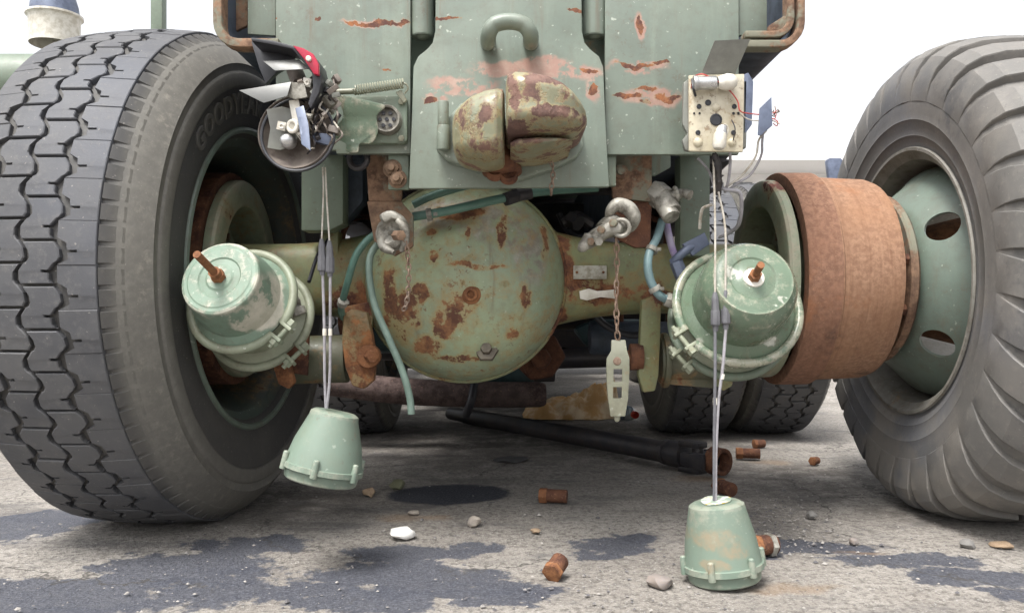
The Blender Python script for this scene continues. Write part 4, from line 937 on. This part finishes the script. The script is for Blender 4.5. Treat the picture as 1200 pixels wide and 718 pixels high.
for pts, r_, mt in (([(75, 240, 0), (85, 195, -.01), (120, 178, -.02), (165, 195, -.02), (235, 240, -.015), (280, 295, -.01), (292, 340, -.01), (330, 352, 0), (390, 358, .01)], .0011, 'redwire'),
                    ([(290, 350, 0), (330, 378, 0), (385, 385, .01)], .0012, 'wirelight'), ([(195, 420, -.01), (225, 400, -.02), (240, 420, -.02), (232, 450, -.02)], .0009, 'wirelight'), ([(255, 380, -.005), (270, 420, -.012), (262, 470, -.006)], .001, 'oily'),
                    ([(395, 430, .01), (390, 480, .02), (385, 540, .03), (340, 620, .04), (290, 655, .04), (240, 690, .05)], .0022, 'wire'), ([(410, 425, .01), (375, 470, .02), (362, 540, .03), (310, 615, .04), (255, 660, .04), (215, 690, .05)], .002, 'wirelight'),
                    ([(248, 520, .005), (248, 580, .02), (240, 650, .03), (225, 700, .05)], .0026, 'wire'), ([(105, 550, .03), (150, 600, .04), (170, 650, .05), (185, 700, .05)], .0022, 'wire'),
                    ([(80, 200, -.01), (85, 240, -.02), (95, 275, -.01)], .0022, 'black')):
    b = MB(); b.tube(W3(pts, YR), r_, 8); b.build('loose_wire', M[mt], tr_)
b = MB(); b.tube([P(837, 180, YR + .02), P(841, 196, YR + .03), P(842, 212, YR + .04), P(841, 228, YR + .05)], [.005, .0065, .007, .006], 10); b.build('wire_bundle', M['oily'], tr_, jitter=.0007)
b = MB(); b.pprism(ZR([(432, 278), (380, 328), (372, 445), (384, 450), (436, 405)]), YR + .005, .004); b.build('terminal_plate', M['bluesheet'], tr_, bevel=.001)
for k in range(10):
    a0 = P(790 + random.uniform(425, 445) / 3.78, 40 + random.uniform(340, 400) / 3.78, YR + .012)
    b = MB(); b.tube([a0, a0 + Vector((random.uniform(.003, .009), -.003, random.uniform(-.006, .006))), a0 + Vector((random.uniform(.004, .014), random.uniform(-.008, .004), random.uniform(-.012, .010)))], .0009, 5); b.build('frayed_strand', random.choice([M['redwire'], M['chain'], M['rust_dark']]), tr_)
b = MB(); b.tube([P(836, 216, 1.46), P(850, 222, 1.44), P(866, 225, 1.44), P(869, 240, 1.45), P(866, 262, 1.47), P(856, 272, 1.50), P(842, 278, 1.52)], .0036, 8); b.build('loose_wire', M['wire'], tr_)
b = MB(); b.tube([P(834, 240, 1.48), P(824, 244, 1.5), P(821, 254, 1.51), P(820, 268, 1.52)], .003, 8); b.build('loose_wire', M['wirelight'], tr_)

# under-body: exhaust pipe, tanks, drive line, far axle, boxes added to block light
b = MB(); b.tube([P(385, 448, 2.75), P(470, 458, 2.75), P(560, 462, 2.75), P(632, 462, 2.75), P(640, 462, 2.75)], [.044, .045, .044, .043, .018], 18); b.build('exhaust_pipe', M['brown_under'], truck)
b = MB(); b.tube([P(556, 450, 2.70), P(552, 470, 2.66), P(546, 486, 2.70)], .014, 10); b.build('exhaust_strap', M['black'], truck)
b = MB(); b.tube([P(520, 436, 2.95), P(600, 440, 2.95), P(632, 452, 2.95)], [.08, .075, .02], 18); b.build('air_pipe', M['teal'], truck)
b = MB(); b.cyl(P(630, 420, 2.55), P(760, 416, 2.55), .034, 18); b.cyl(P(625, 424, 2.55), P(650, 424, 2.55), .062, 20); b.build('torque_rod', M['oily'], truck, bevel=.004)
b = MB(); b.pprism([(672, 385), (700, 374), (760, 374), (800, 400), (760, 408), (690, 408)], 2.65, .12); b.build('air_tank', M['teal'], truck, bevel=.02)
b = MB(); b.cyl((-.9, 3.22, .48), (.9, 3.22, .48), .085, 24); b.lathe([(-.26, .06), (-.22, .12), (-.1, .17), (.1, .17), (.22, .10)], (0, 3.2, AZ + .04), (0, 1, 0), 32); b.build('middle_axle', M['oily'], truck, bevel=.004)
b = MB(); b.box((0.02, 4.2, .60), (.98, .9, .76)); b.build('added_gearbox', M['oily'], truck, bevel=.05)  # dark box added to block light below the truck
b = MB(); b.box((.0, 2.45, .93), (.66, .10, .22)); b.box((.0, 1.98, .98), (.66, .08, .12)); b.build('cross_brace', M['oily'], truck, bevel=.01)
b = MB(); b.cyl((-.86, 5.6, .5), (.86, 5.6, .5), .08, 20); b.box((0, 5.2, .9), (.8, 1.4, .7)); b.build('added_front_axle', M['oily'], truck, bevel=.01)  # axle and box added to block light from the far end
for sx in (-1, 1):
    ls = empty('added_leaf_spring', (sx * .45, 2.5, .7), truck)  # leaf stacks added to darken the gaps behind the hangers
    for k in range(7):
        L = .74 - .07 * k; z0 = .79 - k * .016; m_ = MB(); m_.tube([(sx * .45, 2.5 - L, z0 + .06 * L * L), (sx * .45, 2.5 - L / 2, z0 + .015 * L * L), (sx * .45, 2.5, z0), (sx * .45, 2.5 + L / 2, z0 + .015 * L * L), (sx * .45, 2.5 + L, z0 + .06 * L * L)], .008, 4, 4)
        m_.v = [(sx * .45 + (x - sx * .45) * 6, y, z) for x, y, z in m_.v]; m_.build('added_spring_leaf', M['oily'], ls)
b = MB(); b.tube([P(690, 262, 1.95), P(676, 254, 1.9), P(660, 262, 1.9)], .014, 8); b.cyl(P(668, 256, 1.9), P(678, 262, 1.88), .02, 6); b.build('axle_vent', M['oily'], truck)
for x, sg in ((.97, 1), (-.97, -1)):
    make_wheel((x, 5.6, RL), 0)
b = MB(); b.box((0, 6.4, .62), (2.1, .5, .86)); b.box((0, 6.9, 1.2), (2.2, .6, .9)); b.build('added_engine_block', M['oily'], truck, bevel=.08)  # dark boxes added at the front end to block light
b = MB(); b.box((.62, 4.4, .70), (.5, 1.1, .5)); b.build('battery_box', M['oily'], truck, bevel=.05)
b = MB(); b.box((-.62, 4.35, .72), (.42, 1.0, .46)); b.build('fuel_tank', M['green_dark'], truck, bevel=.05)

b = MB(); b.cyl(P(360, 408, 2.5), P(470, 412, 2.5), .028, 16); b.cyl(P(468, 412, 2.5), P(490, 413, 2.5), .05, 20); b.build('torque_rod', M['oily'], truck, bevel=.004)
b = MB(); b.pprism([(606, 398), (650, 392), (664, 418), (648, 442), (622, 446), (606, 430)], 2.3, .09); b.cyl(P(634, 420, 2.3), P(634, 420, 2.26), .032, 6); b.build('rod_bracket', M['rust_dark'], truck, bevel=.012)
b = MB(); b.cyl(P(420, 392, 2.2), P(500, 392, 2.2), .05, 24); b.build('air_reservoir', M['teal'], truck, bevel=.012)
b = MB(); b.tube([P(700, 296, 2.0), P(690, 330, 2.0), P(700, 372, 2.0), P(735, 392, 2.0), P(770, 388, 2.0)], .009, 10); b.tube([P(655, 250, 1.98), P(668, 272, 1.98), P(700, 284, 1.98)], .008, 10); b.build('brake_line', M['black'], truck)
b = MB(); b.pbox(738, 384, 770, 432, 2.5, .03); b.build('spring_plate', M['blue_under'], truck, bevel=.006)
b = MB(); b.cyl(P(690, 396, 2.2), P(800, 396, 2.2), .045, 24); b.build('air_reservoir', M['blue_under'], truck, bevel=.012)
for x in (-.40, .36):
    b = MB(); b.torus((x, 2.2, .66), (0, 1, 0), .06, .008, 20, 8); b.tube([(x - .06, 2.2, .66), (x - .065, 2.2, .45), (x - .06, 2.2, .40)], .008, 8); b.tube([(x + .06, 2.2, .66), (x + .065, 2.2, .45), (x + .06, 2.2, .40)], .008, 8); b.build('spring_clip', M['rust_dark'], truck)
# ---------------------------------------------------------------- things hanging from the truck
def lamp_housing(top, down, r_top, r_bot, Lg, label, cables, cat='lamp housing', sticker=False):
    top = Vector(top); d = Vector(down).normalized()
    root = empty('lamp_housing', top + d * Lg); tag(root, label, cat, 'lamp housings hanging on cables')
    prof = [(.002, 0), (.0, r_top * .5), (.0, r_top * .86), (.004, r_top), (.012, r_top * 1.04), (Lg * .45, r_top + (r_bot - r_top) * .62), (Lg * .72, r_bot * .955), (Lg * .76, r_bot * .97), (Lg * .77, r_bot * 1.01), (Lg * .84, r_bot * 1.015), (Lg * .85, r_bot * .97), (Lg * .88, r_bot * .93), (Lg * .98, r_bot * .90), (Lg, r_bot * .86), (Lg * .99, 0)]
    b = MB(); b.lathe(prof, top, d, 56); b.build('shell', M['cup'], root, ang=35)
    _, u, v = frame(d)
    for k in range(6):
        t = k * math.pi / 3 + .26; c = top + d * (Lg * .77) + (u * math.cos(t) + v * math.sin(t)) * r_bot * 1.0
        q = MB(); q.tube([c - d * .016, c + d * .014], [.0052, .0066], 10, 1); q.lathe([(-.002, 0), (-.001, .0045), (.002, .0056)], c - d * .016, d, 10); q.build('rim_lug', M['cup'], root, bevel=.0015)
    if sticker:
        q = MB(); o = top - d * .0025 - u * .008; q.prism([o + u * (.034 * math.cos(t_) * (1 + .12 * math.sin(3 * t_))) + v * (.026 * math.sin(t_)) for t_ in [2 * math.pi * k / 24 for k in range(24)]], d * .0015); q.build('sticker', M['sticker'], root)
    for pts, r_, mt, nm in cables:
        q = MB(); q.tube(pts, r_, 8); q.build(nm, M[mt], root)
    return root
YC = 1.43
lc = []
lc.append(([P(378, 196, 1.43), P(379, 225, 1.43), P(377, 280, YC)], .0016, 'wirelight', 'cable'))
lc.append(([P(381, 196, 1.43), P(383, 235, 1.43), P(386, 282, YC)], .0016, 'wirelight', 'cable'))
lc.append(([P(378, 318, YC), P(380, 380, YC), P(380.5, 440, YC), P(382, 478, YC)], .0026, 'wire', 'cable'))
lc.append(([P(387, 318, YC), P(387, 380, YC), P(386.5, 440, YC), P(383, 478, YC)], .0026, 'wire', 'cable'))
for x, y in ((377, 280), (386, 282)):
    lc.append(([P(x, y, YC), P(x, y + 8, YC), P(x + .5, y + 20, YC), P(x + .5, y + 21, YC), P(x + .5, y + 36, YC), P(x + .5, y + 37, YC), P(x + 1, y + 42, YC)], [.003, .006, .0068, .0082, .0082, .0055, .0045], 'conn', 'cable_connector'))
for x in (380.3, 387): lc.append(([P(x, 385, YC), P(x, 393, YC)], .0036, 'white', 'cable_marker'))
lamp_housing(P(393, 482, YC), Vector((-.21, -.06, -1)), .042, .070, .124, 'mint lamp housing hanging tilted in the air beside the road tyre', lc)
YC2 = 1.375
tp = P(839, 588, YC2)
lc = [([P(836, 185, 1.43), P(838, 260, 1.42), P(838, 345, 1.41)], .0019, 'wirelight', 'cable'), ([P(842, 225, 1.44), P(850, 270, 1.42), P(850, 345, 1.41)], .0019, 'wirelight', 'cable'),
      ([P(838, 382, 1.41), P(838, 440, 1.40), P(837, 520, 1.39), P(837, 588, YC2)], .0028, 'conn', 'cable'), ([P(851, 380, 1.41), P(847, 430, 1.40), P(842, 470, 1.40), P(839, 530, 1.39), P(838.5, 588, YC2)], .0028, 'wire', 'cable')]
for x, y in ((838, 342), (850, 340)):
    lc.append(([P(x, y, 1.41), P(x, y + 8, 1.41), P(x + .5, y + 22, 1.41), P(x + .5, y + 23, 1.41), P(x + .5, y + 38, 1.41), P(x + .5, y + 39, 1.41), P(x + .5, y + 46, 1.41)], [.003, .0062, .007, .0084, .0084, .006, .0045], 'conn', 'cable_connector'))
lc += [([P(847, 438, 1.40), P(846, 444, 1.40)], .0038, 'white', 'cable_marker'), ([P(838, 466, 1.398), P(838, 474, 1.398)], .0038, 'white', 'cable_marker')]
lamp_housing(tp, Vector((.0, -.008, -1)) if False else Vector((.11, -.03, -1)), .046, .0665, tp.z - .004, 'mint lamp housing standing on the ground below the green chamber', lc, sticker=True)

# lug on a rusty chain
lg = empty('chain_lug', P(724, 488, 1.5)); tag(lg, 'pale slotted metal lug on a rusty chain in front of the axle', 'lug')
rows = [(400, 717, 721, 729, 733.5), (412, 716, 721, 729, 734.5), (420, 710.5, 720, 730, 737), (432, 710, 718.5, 728.5, 737), (447, 710.5, 718.5, 728.5, 736.5), (453, 711, 718, 728, 736), (466, 712, 718, 728, 735.5), (487, 715, 719, 727, 732)]
b = MB(); vs = [P(x, y, 1.5) + Vector((0, {400: .012, 412: .004}.get(y, 0), 0)) for (y, *xs_) in rows for x in xs_]; fs = []
for i in range(len(rows) - 1):
    for j in range(3):
        if j == 1 and i in (3, 5): continue
        fs.append((i * 4 + j, i * 4 + j + 1, (i + 1) * 4 + j + 1, (i + 1) * 4 + j))
b.add(vs, fs); b.build('lug_plate', M['lug'], lg, solid=.008, bevel=.0012)
b = MB(); b.lathe([(-.006, 0), (-.005, .006), (0, .010)], P(723, 423, 1.495), (0, 1, 0), 16); b.build('lug_boss', M['chain'], lg)
b = MB(); b.tube([P(721, 487, 1.5), P(723, 492, 1.5), P(725, 487, 1.5)], .004, 8); b.build('lug_ring', M['lug'], lg)
chain([P(722, 278, 1.49), P(723, 310, 1.5), P(722, 350, 1.5), P(723, 380, 1.5), P(724, 400, 1.505)], .0135, .0046, .0016, M['chain'], lg)
# short chain below the pintle
ck = empty('safety_chain', P(646, 235, 1.42)); tag(ck, 'short thin safety chain dangling below the tow hook', 'chain')
chain([P(641, 184, 1.40), P(647, 192, 1.40), P(648, 206, 1.41), P(646, 222, 1.42), P(646, 234, 1.42)], .010, .0038, .0013, M['chain'], ck)

# ---------------------------------------------------------------- things on the ground
# drive shaft
A = G(528, 494); A.z = .036; B = G(792, 547); B.z = .040
ds = empty('drive_shaft', (A.x / 2 + B.x / 2, A.y / 2 + B.y / 2, 0)); tag(ds, 'black drive shaft with universal joint lying on the ground', 'drive shaft')
d = (B - A).normalized(); b = MB(); b.tube([A, A + d * .10, A + d * .12, B - d * .16, B - d * .14, B], [.026, .027, .031, .0325, .0325, .034], 24, 1); b.build('shaft_tube', M['oily'], ds)
sd = Vector((d.y, -d.x, 0)); up = Vector((0, 0, 1))
b = MB(); b.cyl(B - d * .02, B + d * .04, .040, 20); b.cyl(B - d * .045, B - d * .03, .038, 20); b.build('weld_collar', M['oily'], ds, bevel=.004)
for s_ in (-1, 1):
    b = MB(); b.prism([B + d * .03 + up * (s_ * .046) - sd * .026, B + d * .105 + up * (s_ * .046) - sd * .020, B + d * .105 + up * (s_ * .046) + sd * .020, B + d * .03 + up * (s_ * .046) + sd * .026], up * (-s_ * .018)); b.build('yoke_arm', M['oily'], ds, bevel=.005)
b = MB(); cj = B + d * .085; b.cyl(cj - up * .046, cj + up * .046, .017, 14); b.cyl(cj - sd * .048, cj + sd * .048, .017, 14); b.build('cross_joint', M['oily'], ds, bevel=.002)
for s_ in (-1, 1):
    b = MB(); e_ = cj + sd * (s_ * .040); b.prism([e_ - d * .02 - up * .018, e_ + d * .065 - up * .024, e_ + d * .065 + up * .024, e_ - d * .02 + up * .018], sd * (s_ * .016)); b.build('yoke_arm', M['oily'], ds, bevel=.005)
b = MB(); b.lathe([(.055, .040), (.095, .038), (.095, .027), (.06, .025)], cj, d, 28); b.build('splined_end', M['rust_dark'], ds, bevel=.002)

# crumpled rag
def rag():
    n, m = 46, 26; vs = []; fs = []
    c0 = G(612, 486); c1 = G(722, 488)
    import mathutils
    for j in range(m):
        for i in range(n):
            s = i / (n - 1); t = j / (m - 1) * 2 - 1
            x = c0.x + (c1.x - c0.x) * s; y = 3.62 + t * (.09 + .05 * math.sin(s * 3))
            env = (1 - abs(t) ** 2.2) * (.060 + .045 * min(1, max(0, (s - .35) / .5))) * min(1, s * 9 + .05) * min(1, (1 - s) * 14 + .4)
            nz = mathutils.noise.fractal(Vector((x * 10, y * 9, 1.7)), 1.0, 2.0, 4)
            nv = abs(mathutils.noise.noise(Vector((x * 22 + 4, y * 14, .3))))
            z = max(0.002, env * 1.05 * (1 + .5 * nz) + .55 * env * abs(math.sin(s * 10.5 + .6 + 2 * t)) - .05 * nv * env / .1 + .004)
            vs.append((x + .02 * nz, y + .03 * mathutils.noise.noise(Vector((x * 18, y * 18, 5))), z))
    for j in range(m - 1):
        for i in range(n - 1): fs.append((j * n + i, j * n + i + 1, (j + 1) * n + i + 1, (j + 1) * n + i))
    b = MB(); b.add(vs, fs); return b
t = NT('tan_rag'); n1 = t.noise(9, 7, .7); n2 = t.noise(3, 3, .5)
M['rag'] = t.fin(t.mix(t.ramp(n1.outputs[0], .42, .62), (.62, .37, .16), (.80, .64, .43)), .9, 0, .2); t.bump(n1.outputs[0], .6, .01)
tag(rag().build('rag', M['rag'], solid=.004, ang=60), 'crumpled tan orange rag lying behind the drive shaft', 'rag')
# bottle
bt = empty('bottle', G(738, 495)); tag(bt, 'clear plastic bottle with red cap lying beside the rag', 'bottle')
c0 = G(727, 491); c0.z = .034; ax_ = Vector((.35, -.93, -.0)).normalized(); c0 = c0 - ax_ * .06
t = NT('bottle_plastic'); t.b.inputs['Transmission Weight'].default_value = .75; t.b.inputs['IOR'].default_value = 1.3; t.fin((.45, .56, .66), .12); M['pet'] = t.m
b = MB(); b.lathe([(0, 0), (0, .022), (.004, .031), (.05, .032), (.055, .0305), (.06, .032), (.13, .032), (.155, .026), (.175, .013), (.185, .0125)], c0, ax_, 28); b.build('bottle_body', M['pet'], bt)
b = MB(); b.lathe([(.180, .0155), (.197, .0155), (.199, .014), (.199, 0)], c0, ax_, 24); b.build('cap', plain('red_cap', (.6, .06, .03), None, .4), bt, bevel=.001)

# bolts, nuts and stones, each its own thing
def bolt(px, py, ang, L, r, label, mat='rust_orange', nut=False, tilt=0):
    c = G(px, py); d_ = Vector((math.cos(ang), math.sin(ang), tilt)).normalized(); c.z = r * 1.0
    e = empty('rusty_bolt', (c.x, c.y, 0)); tag(e, label, 'bolt', 'rusty bolts scattered on the ground')
    b = MB(); b.cyl(c - d_ * L * .45, c + d_ * L * .5, r * .84, 14); b.build('shank', M['rust_dark'], e, bevel=.0015)
    b = MB(); b.cyl(c - d_ * L * .62, c - d_ * L * .30, r, 6); b.build('head', M[mat], e, bevel=.002)
    if nut:
        b = MB(); b.cyl(c + d_ * L * .15, c + d_ * L * .4, r * 1.02, 6); b.build('nut', M['alu'], e, bevel=.002)
    return e
bolt(650, 590, R(-12), .060, .019, 'rusty bolt lying alone in the middle of the concrete')
bolt(878, 538, R(-10), .065, .019, 'rusty bolt lying right of the drive shaft joint')
bolt(850, 581, R(-70), .055, .021, 'orange rusty bolt directly behind the standing lamp housing')
bolt(896, 652, R(20), .045, .022, 'bolt with grey nut lying against the right of the standing lamp housing', nut=True)
bolt(652, 676, R(60), .034, .019, 'dark orange rusty bolt stub nearest the bottom edge', tilt=.4)
bolt(890, 525, R(10), .035, .016, 'small orange bolt farthest back, near the middle axle tyres')
bolt(955, 545, R(40), .026, .014, 'small brown bolt stub in front of the bar tread tyre')
import mathutils
def stone_mesh(seed, n=1):
    rnd = random.Random(seed); bm = bmesh.new(); bmesh.ops.create_icosphere(bm, subdivisions=2, radius=1)
    off = Vector((rnd.uniform(0, 50), rnd.uniform(0, 50), 0))
    for v in bm.verts:
        v.co *= 1 + .45 * mathutils.noise.noise(v.co * 1.3 + off) + .15 * mathutils.noise.noise(v.co * 3.5 + off)
        v.co.z *= .72
    me = bpy.data.meshes.new('stone'); bm.to_mesh(me); bm.free(); me.shade_smooth(); me.set_sharp_from_angle(angle=R(35)); return me
def stone(px, py, wpx, mat, label, cat='stone', name='stone', hs=1.0, seed=None):
    c = G(px, py); r_ = wpx / F * c.y / 2; o = link(name, stone_mesh(seed or int(px * 7 + py)), mat)
    o.location = (c.x, c.y + r_ * .5, r_ * .55 * hs); o.scale = (r_, r_, r_ * hs); o.rotation_euler = (0, 0, px); tag(o, label, cat, 'loose stones on the ground'); return o
SG = plain('stone_grey', (.24, .23, .215), (.13, .125, .12), .85, 0, 40, .5); ST = plain('stone_tan', (.40, .30, .20), (.22, .14, .09), .85, 0, 40, .5); SW = plain('stone_white', (.78, .77, .74), (.66, .64, .6), .8, 0, 30, .4)
SO = plain('stone_olive', (.17, .17, .10), (.11, .11, .07), .85, 0, 40, .5); SB = plain('stone_mixed', (.19, .20, .22), (.34, .24, .16), .8, 0, 45, .6); SWC = plain('stone_tip', (.45, .38, .30), (.18, .18, .19), .8, 0, 45, .6)
stone(471, 632, 29, SW, 'bright white flat stone on the dark stained concrete', hs=.7)
stone(555, 616, 17, SWC, 'small grey stone with a pale orange top beyond the white one')
stone(465, 573, 17, SO, 'olive green pebble at the left end of the round oil stain')
stone(432, 581, 15, ST, 'tan pebble on the ground below the tilted lamp housing')
stone(775, 690, 30, SB, 'speckled grey and rust stone left of the standing lamp housing', hs=.8)
stone(484, 603, 14, SWC, 'pale flat chip at the edge of the round oil stain', hs=.5)
stone(1136, 642, 16, SG, 'grey pebble in front of the bar tread tyre')
stone(1178, 642, 26, ST, 'flat tan stone at the right edge of the ground', hs=.35)
stone(952, 607, 12, SG, 'small dark stone between lamp housing and bar tread tyre')
stone(1002, 638, 12, SB, 'small grey stone left of the long tar streak')
stone(600, 541, 40, plain('tar_lump', (.05, .05, .055), (.09, .085, .08), .9), 'flat dark lump of tar in front of the drive shaft', hs=.18)
stone(628, 624, 12, ST, 'tiny rust coloured chip in the middle of the concrete', hs=.6)
stone(835, 665, 12, SG, 'tiny blue grey pebble by the foot of the standing lamp housing', hs=.7, seed=5) if False else None

# gravel and crumbs nobody could count
gv = MB(); rg = random.Random(3)
base = [(0, 0, .8), (1, 0, 0), (.3, .95, 0), (-.8, .6, 0), (-.8, -.6, 0), (.3, -.95, 0), (0, 0, -.6)]
bf = [(0, 1, 2), (0, 2, 3), (0, 3, 4), (0, 4, 5), (0, 5, 1), (6, 2, 1), (6, 3, 2), (6, 4, 3), (6, 5, 4), (6, 1, 5)]
def crumb(x, y, r_):
    a_ = rg.uniform(0, 6.28); ca, sa = math.cos(a_), math.sin(a_); sx = r_ * rg.uniform(.7, 1.3); sy = r_ * rg.uniform(.6, 1.1); sz = r_ * rg.uniform(.5, .9)
    gv.add([(x + ca * p[0] * sx - sa * p[1] * sy, y + sa * p[0] * sx + ca * p[1] * sy, max(.0, p[2] * sz + sz * .45)) for p in [tuple(q * rg.uniform(.75, 1.2) for q in w_) for w_ in base]], bf)
for k in range(1300):
    py = 420 + 300 * rg.random() ** .8; px = rg.uniform(-20, 1220); c = G(px, py); crumb(c.x, c.y, min(.006, max(.0012, rg.lognormvariate(-6.35, .5))))
for (cx_, cy_, n_, sp_) in ((905, 600, 260, 30), (1060, 560, 120, 60), (330, 560, 120, 60), (930, 640, 160, 25), (960, 555, 80, 40), (200, 612, 120, 80), (700, 690, 60, 60), (1010, 640, 90, 40)):
    for k in range(n_):
        px = rg.gauss(cx_, sp_); py = rg.gauss(cy_, 14)
        if py < 430: continue
        c = G(px, py); crumb(c.x, c.y, min(.006, max(.0012, rg.lognormvariate(-6.2, .5))))
t = NT('gravel'); v_ = t.noise(45, 2, .5)
tag(gv.build('gravel', t.fin(t.mix(t.ramp(v_.outputs[0], .42, .6), (.10, .095, .10), (.33, .31, .285)), .9), merge=False), 'loose gravel crumbs scattered over the concrete', 'gravel', None, 'stuff')

# ---------------------------------------------------------------- background
bgk = empty('parked_truck', (-3.6, 5.2, 0)); tag(bgk, 'hazy pale green vehicle with tank parked behind the road tyre', 'truck')
b = MB(); b.cyl((-5.4, 5.6, 2.05), (-3.20, 5.6, 2.05), .20, 28); b.build('tank', M['green_frame'], bgk, bevel=.02)
b = MB(); b.cyl((-5.4, 5.7, 1.66), (-3.3, 5.7, 1.66), .12, 20); b.build('lower_pipe', M['teal'], bgk, bevel=.02)
b = MB(); c = P(64, 53, 6.2); b.lathe([(0, .175), (.19, .18), (.20, .185), (.21, .20), (.225, .20), (.23, .175)], c, (0, 0, 1), 32); b.build('air_cleaner', M['white'], bgk)
b = MB(); b.lathe([(.225, .175), (.30, .165), (.42, .13), (.46, .08), (.47, 0)], c, (0, 0, 1), 32); b.build('air_cleaner_cap', M['bluesheet'], bgk)
b = MB(); c = P(186, 30, 7.0); b.box(c + Vector((0, 0, .1)), (.10, .10, .7)); b.build('post', M['green_frame'], bgk, bevel=.01)
b = MB(); b.box((-4.6, 6.0, 1.1), (2.4, 1.6, .5)); b.build('chassis', M['green_dark'], bgk, bevel=.05)
for x in (-2.16, -4.0):
    w = empty('wheel', (x, 3.25 if x > -3 else 6.2, RL), bgk)
    link('tyre', me_car, None, w, True); link('tread', me_tr, None, w, True); link('rim', me_rim, None, w, True)
def far_block(nm, x0, y0, x1, y1, Y, dep, mat, label):
    e = empty(nm, (P((x0 + x1) / 2, 370, Y).x, Y, 0)); tag(e, label, 'building')
    a_ = P(x0, y1, Y); b_ = P(x1, y0, Y); m_ = MB(); m_.box(((a_.x + b_.x) / 2, Y + dep / 2, b_.z / 2), (b_.x - a_.x, dep, b_.z)); m_.build('wall', mat, e)
    return e, a_, b_
pw = plain('haze_pale_wall', (.88, .88, .88), (.82, .82, .82), .8, 0, .8)  # haze is put into the near-white wall and roof colours
e, a_, b_ = far_block('low_building', 780, 204, 1100, 370, 38, 5, pw, 'haze-paled low building far behind the rust brown drum')
b = MB(); b.box(((a_.x + b_.x) / 2, 37.7, b_.z + .15), (b_.x - a_.x + .6, 6.2, .3)); b.build('roof', plain('haze_pale_roof', (.8, .8, .8), (.75, .75, .75), .8), e, bevel=.03)
for k in range(9):
    x = a_.x + .9 + k * 1.35
    b = MB(); b.box((x, 37.98, b_.z - .75), (.9, .08, .7)); w_ = b.build('window', plain('far_glass', (.25, .27, .30), None, .2) if k == 0 else bpy.data.materials['far_glass'], e)
mr = empty('side_mirror', P(980, 214, 6.0)); tag(mr, 'pale blue vehicle mirror on an arm beyond the drum', 'mirror')
b = MB(); b.pprism([(969, 188), (972, 185), (986, 185), (989, 190), (988, 210), (984, 213), (972, 212)], 6.0, .05); b.build('mirror_head', M['bluesheet'], mr, bevel=.01)
b = MB(); b.tube([P(980, 212, 6.03), P(984, 240, 6.05), P(996, 300, 6.1), P(1004, 420, 6.1), P(1004, 439, 6.1)], .02, 8); b.build('mirror_arm', M['black'], mr)
